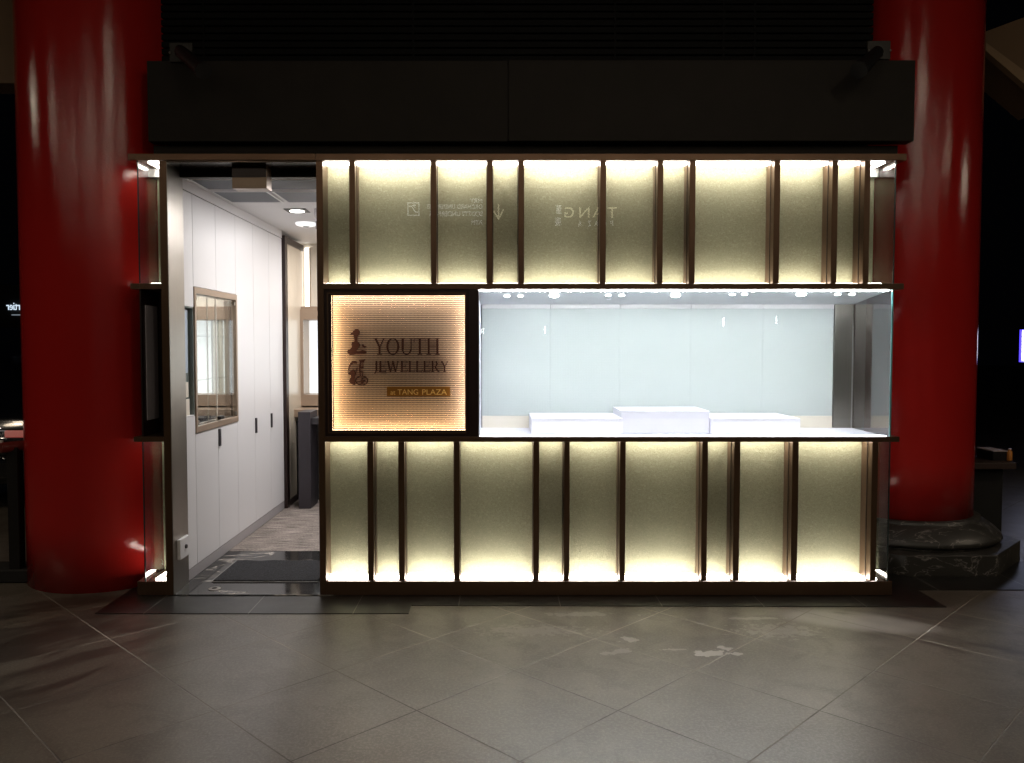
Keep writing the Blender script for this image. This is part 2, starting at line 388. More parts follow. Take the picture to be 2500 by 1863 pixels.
# ------------------------------------------------------------------ shopfront: measured lines
Zf = lambda py: P(1215, py, 0)[1]
Xf = lambda px, py: P(px, py, 0)[0]
Z_CAPT, Z_CAPB = Zf(375.5), Zf(391.5)
Z_S1T, Z_S1B = Zf(692), Zf(706)
Z_S2T, Z_S2B = Zf(1066.5), Zf(1079)
Z_PL = Zf(1418.5)
XR = Xf(2186, 534) ; XRL = Xf(2169, 1246); XR = (XR + XRL) / 2
XL = Xf(338, 534)
GY = 0.150                             # depth of the gold panels behind the front edge
UP = [(852.9, 867.2), (1051.4, 1065.4), (1188.7, 1202.7), (1265.5, 1279), (1465, 1479.5), (1604.8, 1618.7), (1683, 1697.5), (1889, 1903.8), (2030.6, 2044.7), (2109, 2123.4)]
LO = [(897.5, 911.9), (973, 987.8), (1108, 1122.6), (1302, 1316), (1376.8, 1390.6), (1513, 1527), (1713, 1727), (1790.8, 1805.8), (1932.7, 1948), (2126.8, 2141)]
UPX = [(Xf(a, 534), Xf(b, 534)) for a, b in UP]; LOX = [(Xf(a, 1246), Xf(b, 1246)) for a, b in LO]
PXL = (Xf(389.5, 500), Xf(407, 500)); PXR = (Xf(772.5, 534), Xf(788.5, 534))

front = thing('shopfront', 'bronze framed glowing shopfront with gold panels, an open doorway and a white display window', 'shopfront')
def FB(name, mat, *bs, bevel=0.0015, parent=None): return B(name, mat, parent or front, *bs, bevel=bevel)
XC0, XC1 = Xf(312, 380), Xf(2213, 380)
FB('top_beam', BRONZE, (XC0, XL, -0.004, 0.19, Z_CAPB, Z_CAPT), (XL, PXR[0] - 0.001, -0.004, 0.30, Z_CAPB, Z_CAPT), (PXR[0] + 0.001, XC1, -0.004, 0.30, Z_CAPB, Z_CAPT))
FB('shelf_band', BRONZE, (PXR[1], Xf(2207, 697), 0, 0.30, Z_S1B, Z_S1T))
FB('shelf_band', BRONZE, (Xf(318, 697), XL, 0, 0.19, Z_S1B, Z_S1T), (XL, PXL[0], 0, 0.30, Z_S1B, Z_S1T))
FB('shelf_band', BRONZE, (PXR[1], Xf(2196, 1072), 0, 0.30, Z_S2B, Z_S2T))
FB('shelf_band', BRONZE, (Xf(326, 1072), XL, 0, 0.19, Z_S2B, Z_S2T), (XL, PXL[0], 0, 0.30, Z_S2B, Z_S2T))
FB('plinth', BRONZE, (PXR[1], XR + 0.03, 0, 0.30, 0.006, Z_PL - 0.004))
FB('plinth', BRONZE, (XL - 0.05, XL, 0, 0.19, 0.006, Z_PL - 0.004), (XL, PXL[0], 0, 0.30, 0.006, Z_PL - 0.004))
FB('post', BRONZE_V, (PXL[0], PXL[1], 0, 0.24, 0.006, Z_CAPB - 0.001))
FB('post', BRONZE_V, (PXR[0], PXR[1], 0, 0.60, 0.006, Z_CAPB - 0.001))
def strip_parts(xa, xb, top, lo, hi):
    """one backlit bay: gold panel, clear pane, its two led strips and the thin trim along the led"""
    FB('gold_panel', GOLD, (xa - 0.01, xb + 0.01, GY, GY + 0.012, lo + (0.002 if top else -0.0), hi), bevel=0)
    FB('glass_pane', GLASS, (xa - 0.003, xb + 0.003, 0.040, 0.047, lo + 0.001, hi - 0.001), bevel=0)
def led(xa, xb, z, up, vis):
    zz = (z, z + 0.006) if up else (z - 0.006, z)
    FB('led_strip', LED, (xa + 0.002, xb - 0.002, 0.056 if vis else 0.075, 0.106, *zz), bevel=0)
    FB('led_strip', LED_UP, (xa + 0.002, xb - 0.002, 0.124, 0.144, *zz), bevel=0)  # second strip, added close to the panel to steepen its glow
    # lip between strip and panel
    FB('led_trim', TAN, (xa + 0.001, xb - 0.001, 0.110, 0.121, *((z, z + 0.011) if up else (z - 0.011, z))), bevel=0)
ups = [PXR[1]] + [v for p in UPX for v in p] + [XR - 0.14]
for (a, b) in UPX:
    FB('mullion', BRONZE_V, (a, b, 0, GY - 0.002, Z_S1T + 0.0005, Z_CAPB - 0.0005))
los = [PXR[1]] + [v for p in LOX for v in p] + [XR - 0.14]
for (a, b) in LOX:
    FB('mullion', BRONZE_V, (a, b, 0, GY - 0.002, Z_PL + 0.0005, Z_S2B - 0.0005))
for i in range(0, len(ups) - 2, 2):
    strip_parts(ups[i], ups[i + 1], True, Z_S1T, Z_CAPB - 0.001)
    led(ups[i], ups[i + 1], Z_CAPB, False, True); led(ups[i], ups[i + 1], Z_S1T, True, False)
for i in range(0, len(los) - 2, 2):
    strip_parts(los[i], los[i + 1], False, Z_PL - 0.003, Z_S2B)
    led(los[i], los[i + 1], Z_PL - 0.002, True, True); led(los[i], los[i + 1], Z_S2B, False, False)
# upright trims inside each bay, the thin dark groove beside the mullions
for mul, z0, z1 in ((UPX, Z_S1T, Z_CAPB), (LOX, Z_PL, Z_S2B)):
    bmt = []
    for a, b in mul:
        bmt += [(a - 0.0035, a - 0.0002, 0.058, 0.066, z0 + 0.001, z1 - 0.001), (b + 0.0002, b + 0.0035, 0.058, 0.066, z0 + 0.001, z1 - 0.001)]
    FB('groove_trim', DARKBR, *bmt, bevel=0)
# right end bay and left end bay: corner of clear front pane and coated side pane
def end_bay(x_in, x_out, z0, z1, top, sgn):
    # x_out: outer glass corner, x_in: mullion edge
    xa, xb = min(x_in, x_out), max(x_in, x_out)
    gx0, gx1 = x_in - sgn * 0.002, x_out - sgn * 0.0045
    FB('gold_panel', GOLD, (min(gx0, gx1), max(gx0, gx1), 0.272, 0.282, z0 + 0.001, z1 - 0.001), bevel=0)
    FB('glass_pane', GLASS, (xa + (0 if sgn > 0 else 0.006), xb - (0.006 if sgn > 0 else 0), 0.0060, 0.0125, z0 + 0.001, z1 - 0.001), bevel=0)
    FB('side_pane', GLASSR, (x_out - 0.004, x_out + 0.003, 0.0065, 0.27, z0 + 0.001, z1 - 0.001), bevel=0)
    FB('glass_edge', GEDGED, (x_out - 0.004, x_out + 0.003, 0.0005, 0.0062, z0 + 0.001, z1 - 0.001), bevel=0)
    z = z1 if top else z0 - 0.0
    zz = (z - 0.006, z - 0.0005) if top else (z + 0.0005, z + 0.006)
    xo = x_out - sgn * 0.045
    xi = x_in + sgn * 0.002
    FB('led_strip', LED, (min(xi, xo), max(xi, xo), 0.045, 0.068, *zz), (min(xo - sgn * 0.020, xo), max(xo - sgn * 0.020, xo), 0.068, 0.25, *zz), bevel=0)
    z = z0 if top else z1
    zz = (z + 0.0005, z + 0.006) if top else (z - 0.006, z - 0.0005)
    FB('led_strip', LED_UP, (min(xi, xo), max(xi, xo), 0.06, 0.075, *zz), (min(xo - sgn * 0.012, xo), max(xo - sgn * 0.012, xo), 0.075, 0.25, *zz), bevel=0)
end_bay(UPX[-1][1], XR, Z_S1T, Z_CAPB, True, 1)
end_bay(LOX[-1][1], XR, Z_PL - 0.004, Z_S2B, False, 1)
end_bay(PXL[0], XL, Z_S1T, Z_CAPB, True, -1)
end_bay(PXL[0], XL, Z_PL - 0.004, Z_S2B, False, -1)
# left end, middle: dark niche with a grey panel on its side
FB('niche_side', DARKBR, (XL - 0.006, XL + 0.004, 0.004, 0.29, Z_S2T + 0.001, Z_S1B - 0.001))
FB('niche_back', DARKBR, (XL + 0.004, PXL[0], 0.255, 0.265, Z_S2T + 0.001, Z_S1B - 0.001))
_z0, _z1 = P(352, 1026, 0.06)[1], P(352, 745, 0.06)[1]
FB('grey_panel', GREY, (XL + 0.0045, XL + 0.010, 0.055, 0.225, _z0, _z1))
# back of the whole front (hides the shop behind the panels)
FB('back_board', WHITE, (PXR[1], XR - 0.10, 0.162, 0.18, 0.01, Z_S2T - 0.03), (PXR[1], XR - 0.10, 0.162, 0.18, Z_S1B + 0.03, Z_CAPB), bevel=0)
# door head
FB('door_head', BLACK, (PXL[1], PXR[0], 0.20, 0.24, 2.588, Z_CAPB - 0.002))
FB('door_head_soffit', simple('dark_gloss_head', (0.05, 0.035, 0.025), 0.22, 0.7), (PXL[1], PXR[0], 0.002, 0.199, Z_CAPB - 0.012, Z_CAPB - 0.002))
FB('jamb_lining', STEEL, (PXL[1], PXL[1] + 0.004, 0.002, 0.245, 0.006, Z_CAPB - 0.013), bevel=0)

# ------------------------------------------------------------------ display window (middle right)
XD0 = Xf(1168, 880)
DB = 0.55                               # depth of its back wall
ZC0, ZC1 = Z_S1B - 0.002, P(1400, 744, DB)[1]   # ceiling slopes down to the back
ZF = Z_S2T
FB('window_divider', DARKBR, (Xf(1147, 880), XD0, 0.001, DB, ZF + 0.0005, Z_S1B - 0.0005))
# sign recess surround
XS0, XS1 = Xf(797, 880), Xf(1147, 880)
ms = (P(812.5, 880, .07)[0], P(1137, 880, .07)[0], P(900, 1049, .07)[1], P(900, 721.5, .07)[1])
FB('sign_surround', DARKBR, (PXR[1], ms[0] - 0.004, 0.012, 0.14, ZF + .0005, Z_S1B - .0005), (ms[1] + 0.004, XS1 - 0.0005, 0.012, 0.14, ZF + .0005, Z_S1B - .0005),
   (ms[0] - 0.004, ms[1] + 0.004, 0.012, 0.14, ms[3] + 0.004, Z_S1B - .0005), (ms[0] - 0.004, ms[1] + 0.004, 0.012, 0.14, ZF + .0005, ms[2] - 0.004), bevel=0.001)
FB('sign_lip', DARKBR, (ms[0] - 0.004, ms[0] + 0.0055, 0.0125, 0.020, ms[2] - .004, ms[3] + .004), (ms[1] - 0.003, ms[1] + 0.004, 0.0125, 0.020, ms[2] - .004, ms[3] + .004), (ms[0] + 0.0056, ms[1] - 0.003, 0.0125, 0.020, ms[3] - .003, ms[3] + .004), (ms[0] + 0.0056, ms[1] - 0.003, 0.0125, 0.020, ms[2] - .004, ms[2] + .003), bevel=0)
FB('surround_rim', BRONZE, (PXR[1] + 0.018, PXR[1] + 0.024, 0.004, 0.0115, ZF + .02, Z_S1B - .02), (XS1 - 0.03, XS1 - 0.024, 0.004, 0.0115, ZF + .02, Z_S1B - .02),
   (PXR[1] + 0.024, XS1 - 0.03, 0.004, 0.0115, Z_S1B - .026, Z_S1B - .02), (PXR[1] + 0.024, XS1 - 0.03, 0.004, 0.0115, ZF + .02, ZF + .026), bevel=0)
XDR = XR
FB('window_floor', WHITEB, (XD0, XDR - 0.008, 0.012, DB, ZF - 0.012, ZF + 0.001), bevel=0)
FB('shelf_back', BRONZE, (XDR - 0.3, XDR + 0.04, 0.301, DB + 0.02, Z_S2B, ZF - 0.013), bevel=0)
bm = bmesh.new()
vs = [bm.verts.new(c) for c in ((XD0, 0.012, ZC0), (XDR - 0.008, 0.012, ZC0), (XDR - 0.008, DB, ZC1), (XD0, DB, ZC1), (XD0, 0.012, ZC0 + .001), (XDR - 0.008, 0.012, ZC0 + .001), (XDR - 0.008, DB, ZC1 + 0.07), (XD0, DB, ZC1 + 0.07))]
for f in ((0, 1, 2, 3), (7, 6, 5, 4), (0, 4, 5, 1), (1, 5, 6, 2), (2, 6, 7, 3), (3, 7, 4, 0)): bm.faces.new([vs[i] for i in f])
CEILB = simple('gloss_white_ceiling', (0.84, 0.87, 0.90), 0.25, 0, 0.02, 3)
link('window_ceiling', bm, CEILB, front)
FB('window_side', WHITEB, (XD0 + 0.0, XD0 + 0.006, 0.02, DB - .001, ZF + 0.002, ZC1 - 0.001), bevel=0)
seams = [1176.5, 1344, 1513.5, 1686.5, 1863, 2035.5]
sx = [P(s, 750, DB)[0] for s in seams]
zt, zb = P(1500, 754, DB)[1], P(1500, 1015, DB)[1]
for a, b in zip(sx, sx[1:]):
    FB('pattern_panel', WEAVE, (a + 0.0005, b - 0.0005, DB - 0.004, DB + 0.008, zb, zt), bevel=0)
    FB('panel_valance', WHITE, (a + 0.0018, b - 0.0018, DB - 0.012, DB + 0.008, zt + 0.001, ZC1 + 0.01), bevel=0)
    FB('panel_skirting', CREAM, (a + 0.0018, b - 0.0018, DB - 0.010, DB + 0.008, ZF + 0.001, zb - 0.001), bevel=0)
FB('back_wall_board', simple('grey_backing', (0.12, 0.14, 0.14), 0.6), (XD0, sx[-1] + 0.002, DB + 0.009, DB + 0.03, ZF, ZC1 + 0.01), bevel=0)
FB('steel_upright', STEEL, (sx[-1] + 0.004, XDR - 0.012, DB - 0.016, DB + 0.02, ZF + 0.001, ZC1 + 0.02))
FB('window_pane', GLASS, (XD0 + 0.003, XDR - 0.005, 0.0055, 0.0115, ZF + 0.0015, Z_S1B - 0.003), bevel=0)
FB('window_side_pane', thin_glass('window_side_glass', 0.32, 0.0, (0.62, 0.60, 0.60)), (XDR - 0.004, XDR + 0.003, 0.0125, DB - 0.02, ZF + 0.0015, Z_S1B - 0.003), bevel=0)
FB('glass_edge', GEDGE, (XDR - 0.0045, XDR + 0.0035, 0.002, 0.012, ZF + 0.0015, Z_S1B - 0.003), bevel=0)
FB('glass_edge', simple('pane_edge', (0.10, 0.11, 0.12), .3), (XD0 + 0.0005, XD0 + 0.0028, 0.004, 0.012, ZF + 0.0015, Z_S1B - 0.003), bevel=0)
def disc(x, y, r, s):
    z = ZC0 + (ZC1 - ZC0) * (y - 0.012) / (DB - 0.012)
    bm = bmesh.new(); nrm = Vector((0, (ZC1 - ZC0), -(DB - 0.012))).normalized()
    bmesh.ops.create_uvsphere(bm, u_segments=20, v_segments=12, radius=r, matrix=Matrix.Translation((x, y, z)) @ Matrix.Diagonal((1, 1, 0.42, 1)))
    link('lamp_lens', bm, s, front, smooth=True)
    spot('lamp_bulb', (x, y, z - 0.03), (x, y - 0.16, ZF), 5 if r > 0.025 else 3, (0.95, 0.97, 1.0), 120, 0.6, 0.02, front)
def soft(name, col, s, r):
    m, nt, b = new_mat(name)
    return emit(name, col, s)
L_BIG = emit('display_lamp_big', (0.93, 0.97, 1.0), 30.0); L_SM = emit('display_lamp_small', (0.93, 0.97, 1.0), 10.0)
def ceil_at(px, py):                    # where that sight line meets the sloping ceiling
    r = ray(px, py); k = (ZC1 - ZC0) / (DB - 0.012)
    t = (ZC0 + k * (CAMY - 0.012) - CAMH) / (r[2] - k * r[1])
    return r[0] * t, CAMY + r[1] * t
for px, py in ((1353, 722), (1649, 721), (1956, 718.5)):
    x, y = ceil_at(px, py); disc(x, y, 0.030, L_BIG)
for px, py in ((1238, 722.5), (1271, 722.5), (1485, 721), (1518, 721), (1788, 719), (1818, 718.5), (2045, 718.5), (2080, 718.5)):
    x, y = ceil_at(px, py); disc(x, y, 0.019, L_SM)
FB('led_strip', emit('window_led', (0.96, 0.985, 1.0), 98.0), (XD0 + 0.01, XDR - 0.02, 0.020, 0.052, ZC0 - 0.008, ZC0 - 0.004), bevel=0)
FB('led_strip', emit('window_floor_fill', (0.96, 0.975, 1.0), 16.0), (XD0 + 0.01, XDR - 0.02, 0.016, 0.034, ZF + 0.0012, ZF + 0.005), bevel=0)  # extra strip added to brighten the block fronts and the ceiling
# display blocks
def block(lbl, x0, x1, y0, z1):
    o = thing('display_block', lbl, 'display block', ((x0 + x1) / 2, (y0 + DB - 0.02) / 2, ZF + 0.0015), 'white display blocks in the window')
    B('block_body', WHITEB, o, (x0, x1, y0, DB - 0.02, ZF + 0.0015, z1 - 0.012), bevel=0.001)
    B('block_top', WHITEB, o, (x0, x1, y0, DB - 0.02, z1 - 0.0115, z1), bevel=0.0015)
zl = P(1600, 1008, DB - .02)[1]; zh = P(1600, 993, DB - .02)[1]
bx = [P(1298, 1021, .10)[0], P(1516, 1003, .17)[0], P(1732, 1003, .17)[0], P(1954, 1021, .10)[0]]
block('low white display block left of the taller middle block', bx[0], bx[1] - 0.002, 0.10, zl)
block('tallest white display block in the middle of the window', bx[1], bx[2], 0.165, zh)
block('low white display block right of the taller middle block, near the steel upright', bx[2] + 0.002, bx[3], 0.10, zl)

# ------------------------------------------------------------------ shop sign
sign = thing('shop_sign', 'square amber lit mesh sign with dark lettering beside the doorway', 'sign', ((ms[0] + ms[1]) / 2, 0.03, ms[2]))
MY = 0.080
B('mesh_panel', MESH, sign, (ms[0], ms[1], MY, MY + 0.0015, ms[2], ms[3]))
B('sign_back', simple('sign_cavity', (0.07, 0.05, 0.045), 0.6), sign, (ms[0] - 0.003, ms[1] + 0.003, 0.128, 0.134, ms[2] - 0.003, ms[3] + 0.003))
B('led_strip', SIGNLED, sign, (ms[0] - 0.0035, ms[0] + 0.001, 0.027, 0.043, ms[2], ms[3]))
B('led_strip', SIGNLEDW, sign, (ms[1] - 0.001, ms[1] + 0.0035, 0.027, 0.043, ms[2], ms[3]))
B('led_strip', SIGNLED, sign, (ms[0] + .002, ms[1] - .002, 0.027, 0.043, ms[2] - 0.0035, ms[2] + 0.001))
B('led_strip', SIGNLEDW, sign, (ms[0] + .002, ms[1] - .002, 0.027, 0.043, ms[3] - 0.001, ms[3] + 0.0035))
LY0, LY1 = 0.068, 0.0795
def sp(px, py): return P(px, py, 0.07)
# serif capitals out of strokes; unit height, thick and thin strokes
TK, TN, SF = 0.135, 0.05, 0.045
def quad(a, b, wa, wb=None):          # stroke with horizontal ends
    wb = wa if wb is None else wb
    return [(a[0] - wa / 2, a[1]), (a[0] + wa / 2, a[1]), (b[0] + wb / 2, b[1]), (b[0] - wb / 2, b[1])]
def hbar(x0, x1, y, h=TN): return [(x0, y - h / 2), (x1, y - h / 2), (x1, y + h / 2), (x0, y + h / 2)]
def serif(x, y, wd=0.30): return hbar(x - wd / 2, x + wd / 2, y + (SF / 2 if y < 0.5 else -SF / 2), SF)
def arc(cx, cy, rx, ry, a0, a1, t0, t1, n=18):   # ring piece; t = stroke thickness at the sides / at top and bottom
    o, i = [], []
    for k in range(n + 1):
        a = math.radians(a0 + (a1 - a0) * k / n); c, s = math.cos(a), math.sin(a)
        o.append((cx + rx * c, cy + ry * s)); i.append((cx + (rx - t0) * c, cy + (ry - t1) * s))
    return [[o[k], o[k + 1], i[k + 1], i[k]] for k in range(n)]
def glyph(ch):
    if ch == 'Y': return 0.86, [quad((0.16, 1), (0.43, 0.46), TK), quad((0.72, 1), (0.45, 0.46), TN + .01), quad((0.43, 0.5), (0.43, 0), TK), serif(0.43, 0), serif(0.16, 1), serif(0.72, 1, 0.24)]
    if ch == 'O': return 0.92, arc(0.45, 0.5, 0.43, 0.515, 0, 360, TK, TN, 36)
    if ch == 'U': return 0.92, [quad((0.19, 1), (0.19, 0.33), TK), quad((0.74, 1), (0.74, 0.33), TN + .01), serif(0.19, 1), serif(0.74, 1, 0.24)] + arc(0.445, 0.34, 0.323, 0.355, 180, 360, 0.10, 0.06)
    if ch == 'T': return 0.80, [quad((0.40, 1), (0.40, 0), TK), hbar(0.02, 0.78, 0.975), [(0.02, 1), (0.05, 1), (0.03, 0.76), (0.01, 0.76)], [(0.75, 1), (0.78, 1), (0.79, 0.76), (0.77, 0.76)], serif(0.40, 0)]
    if ch == 'H': return 0.96, [quad((0.19, 1), (0.19, 0), TK), quad((0.77, 1), (0.77, 0), TK), hbar(0.19, 0.77, 0.52), serif(0.19, 0), serif(0.19, 1), serif(0.77, 0), serif(0.77, 1)]
    if ch == 'J': return 0.46, [quad((0.28, 1), (0.28, 0.1), TK), serif(0.28, 1), [(0.345, 0.12), (0.22, 0.12), (0.10, -0.16), (0.20, -0.13)], arc(0.08, -0.10, 0.06, 0.06, 0, 360, 0.059, 0.059, 10)[0]]
    if ch == 'E': return 0.72, [quad((0.18, 1), (0.18, 0), TK), hbar(0.04, 0.64, 0.975), hbar(0.18, 0.52, 0.52), hbar(0.04, 0.68, 0.025), [(0.61, 1), (0.64, 1), (0.65, 0.78), (0.63, 0.78)], [(0.50, 0.64), (0.53, 0.64), (0.53, 0.40), (0.50, 0.40)], [(0.65, 0), (0.68, 0), (0.70, 0.24), (0.68, 0.24)]]
    if ch == 'L': return 0.66, [quad((0.18, 1), (0.18, 0), TK), serif(0.18, 1), hbar(0.04, 0.62, 0.025), [(0.59, 0), (0.62, 0), (0.65, 0.26), (0.63, 0.26)]]
    if ch == 'W': return 1.22, [quad((0.14, 1), (0.38, 0), TK), quad((0.60, 1), (0.40, 0), TN + .01), quad((0.58, 1), (0.82, 0), TK), quad((1.06, 1), (0.84, 0), TN + .01), serif(0.14, 1, .26), serif(0.58, 1, .26), serif(1.06, 1, 0.24)]
    if ch == 'R': return 0.84, [quad((0.19, 1), (0.19, 0), TK), serif(0.19, 0), hbar(0.04, 0.42, 0.975), hbar(0.19, 0.42, 0.50), quad((0.40, 0.50), (0.72, 0), TK), serif(0.74, 0, 0.2)] + arc(0.40, 0.737, 0.26, 0.263, -90, 90, TK, TN, 16)
def word(s, name, px0, px1, py0, py1):
    x0, z1 = sp(px0, py0); x1, z0 = sp(px1, py1)
    tot = sum(glyph(c)[0] for c in s); kx = (x1 - x0) / tot; X = x0
    o = None
    for n, c in enumerate(s):
        wd, qs = glyph(c); bm = bmesh.new()
        for q in qs:
            poly(bm, [(X + u * kx, z0 + v * (z1 - z0)) for u, v in q], LY0 + random.uniform(0, 4e-4), LY1)
        X += wd * kx
        link(name, bm, LETTER, sign)
word('YOUTH', 'letter', 910.5, 1075, 826, 866)
word('JEWELLERY', 'letter', 911, 1097, 881, 908)
def brush(name, polys):
    bm = bmesh.new()
    for pg in polys: poly(bm, [sp(850 + u * 0.10893, 780 + v * 0.10893) for u, v in pg], LY0 + random.uniform(0, 4e-4), LY1)
    return link(name, bm, LETTER, sign)
brush('brush_character', [[(35, 335), (110, 275), (150, 225), (205, 213), (245, 240), (262, 290), (250, 335), (215, 380), (210, 430), (215, 500), (270, 550), (265, 600), (235, 640), (185, 700), (230, 712), (320, 690), (390, 700), (412, 735), (390, 775), (320, 770), (200, 770), (110, 790), (40, 795), (0, 765), (-25, 720), (0, 680), (60, 650), (88, 600), (70, 550), (95, 500), (140, 490), (135, 420), (120, 345), (60, 350)],
       [(320, 540), (350, 570), (415, 612), (360, 632), (310, 605)]])
def ringp(cx, cy, rx, ry, t, n=28):
    return [[(cx + (rx) * math.cos(a), cy + ry * math.sin(a)), (cx + rx * math.cos(b), cy + ry * math.sin(b)), (cx + (rx - t) * math.cos(b), cy + (ry - t) * math.sin(b)), (cx + (rx - t) * math.cos(a), cy + (ry - t) * math.sin(a))]
            for a, b in ((2 * math.pi * k / n, 2 * math.pi * (k + 1) / n) for k in range(n))]
brush('brush_character', [[(60, 960), (110, 925), (170, 930), (210, 970), (190, 995), (110, 990), (60, 1020), (30, 1080), (10, 1150), (-12, 1200), (0, 1100), (20, 1030)],
       [(0, 1240), (-10, 1215), (60, 1150), (110, 1118), (160, 1150), (165, 1200), (150, 1260), (140, 1340), (150, 1400), (167, 1450), (140, 1472), (80, 1450), (20, 1400), (30, 1340), (70, 1290), (60, 1250)],
       [(190, 1085), (215, 1080), (192, 1180), (162, 1255), (148, 1230), (178, 1170)],
       [(235, 912), (380, 900), (352, 960), (265, 962)], [(265, 962), (292, 962), (285, 1030), (290, 1050), (338, 1052), (345, 1090), (250, 1090), (242, 1060)], [(318, 962), (335, 962), (337, 1052), (320, 1052)],
       [(250, 1090), (272, 1090), (280, 1160), (330, 1162), (342, 1190), (276, 1190), (284, 1262), (266, 1262), (248, 1150)], [(318, 1190), (335, 1190), (332, 1262), (316, 1262)],
       [(180, 1392), (280, 1370), (300, 1310), (332, 1320), (334, 1358), (402, 1358), (352, 1400), (334, 1440), (282, 1452), (290, 1412), (200, 1412)]] + ringp(302, 1370, 146, 112, 24))
b0 = sp(944.6, 967.6); b1 = sp(1099, 944)
bar = B('name_bar', OCHRE, sign, (b0[0], b1[0], 0.066, 0.0795, b0[1], b1[1]), bevel=0.0006)
for wd_, p_, q_ in (('TANG', 971, 1021), ('PLAZA', 1031, 1091)):
    a0, a1 = sp(p_, 963.5), sp(q_, 950.5); text_mesh('bar_lettering', wd_, BARTXT, bar, a0[0], a1[0], a0[1], a1[1], 0.0655, 0.0008)
a0, a1 = sp(953.5, 963.5), sp(965.5, 954.5); text_mesh('bar_prefix', 'at', BARTXT, bar, a0[0], a1[0], a0[1], a1[1], 0.0655, 0.0008)

# ------------------------------------------------------------------ shop interior
IX = -2.0; ZCE = 2.60; YB = 3.6; XI1 = 2.4
B('shop_floor', MARBLE, None, (-2.0, -1.0, 0.0, 1.07, 0.0, 0.010))['kind'] = 'structure'
B('shop_carpet', CARPET, None, (-2.0, XI1, 1.0702, YB, 0.0, 0.011))['kind'] = 'structure'
B('shop_ceiling', CEIL, None, (-2.2, XI1, 0.242, YB + 0.1, ZCE, ZCE + 0.1))['kind'] = 'structure'
rm = thing('shop_back_wall', 'cream back wall of the shop seen through the doorway', 'wall', (0, YB, 0))
B('wall_face', CREAM, rm, (-2.2, XI1, YB, YB + 0.1, 0.0, ZCE - 0.001))
rm = thing('shop_side_wall', 'plain white side wall of the shop behind the display window', 'wall', (XI1, 1.5, 0))
B('wall_face', WHITE, rm, (XI1 + .001, XI1 + 0.1, 0.60, YB, 0.0, ZCE - 0.001))
B('wall_return', WHITE, rm, (PXR[1], XI1, 0.60, 0.70, 0.012, ZCE - 0.001))
# cabinet wall
cw = thing('cabinet_wall', 'white panelled cupboard wall along the left side of the shop', 'cupboard wall', (IX, 1.5, 0))
ys = [0.245] + [4000.0 / (1215 - p) + CAMY + 0.02 for p in (472, 528, 576, 619, 657.4)] + [2.66]
ZT = 2.53; mc = (0.44, 1.32, 0.957, 1.925); nc = (0.262, 0.44 - 0.012, 1.075, 1.79)
SM = 0.0022
def cab(y0, y1, z0, z1): return (IX - 0.02, IX, y0 + SM, y1 - SM, z0 + SM, z1 - SM)
B('carcass', SEAM, cw, (IX - 0.10, IX - 0.09, 0.245, 3.5, 0.0, ZCE - 0.002), (IX - 0.09, IX - 0.022, 0.245, nc[0] - 0.002, 0, ZCE - 0.002), (IX - 0.06, IX - 0.022, 1.34, 2.66, 0.07, ZCE - 0.002),
  (IX - 0.06, IX - 0.022, 0.262, 1.34, 0.07, 0.94), (IX - 0.06, IX - 0.022, 0.262, 1.34, 1.94, ZCE - .002))
for i in range(len(ys) - 1):
    y0, y1 = ys[i], ys[i + 1]
    if i == 0:
        bs = [cab(y0, y1, 0.085, nc[2]), cab(y0, y1, nc[3], ZT), (IX - 0.02, IX, y0 + SM, nc[0] - 0.001, nc[2], nc[3])]
        B('door_panel', WHITE, cw, *bs, bevel=0.0008)
    elif i in (1, 2):
        a, b = (y0, y1) if i == 1 else (y0, y1)
        B('door_panel', WHITE, cw, cab(a, b, 0.085, mc[2] - 0.002), bevel=0.0008)
        B('door_panel', WHITE, cw, cab(a, b, mc[3] + 0.002, ZT), bevel=0.0008)
    else: B('door_panel', WHITE, cw, cab(y0, y1, 0.085, ZT), bevel=0.0008)
B('skirting', SKIRT, cw, (IX - 0.02, IX - 0.002, 0.245, 2.66, 0.012, 0.082))
B('cornice', CEIL, cw, (IX - 0.02, IX + 0.003, 0.245, 2.66, ZT + 0.003, ZCE - 0.001))
for yy in (ys[2] + 0.02, ys[4] + 0.02, ys[5] + 0.02):
    B('handle', HAND, cw, (IX, IX + 0.012, yy - 0.018, yy + 0.010, 0.818, 0.942), bevel=0.001)
# mirrored showcase in the cabinet wall
mcab = thing('wall_cabinet', 'recessed tan framed cabinet with glass doors in the white cupboard wall', 'cabinet', (IX, (mc[0] + mc[1]) / 2, mc[2]))
y0, y1, z0, z1 = mc; t = 0.042
B('frame', TAN, mcab, (IX - 0.03, IX + 0.006, y0, y1, z0, z0 + t), (IX - 0.03, IX + 0.006, y0, y1, z1 - t, z1), (IX - 0.03, IX + 0.006, y0, y0 + 0.03, z0 + t, z1 - t), (IX - 0.03, IX + 0.006, y1 - 0.03, y1, z0 + t, z1 - t), bevel=0.0015)
B('mirror_back', MIRROR, mcab, (IX - 0.045, IX - 0.040, y0, y1, z0, z1))
B('cavity_lining', DARKBR, mcab, (IX - 0.0395, IX - 0.031, y0, y0 + 0.005, z0, z1), (IX - 0.0395, IX - 0.031, y1 - 0.005, y1, z0, z1), (IX - 0.0395, IX - 0.031, y0 + .006, y1 - .006, z0, z0 + 0.02), (IX - 0.0395, IX - 0.031, y0 + .006, y1 - .006, z1 - 0.02, z1))
ym = (y0 + y1) / 2
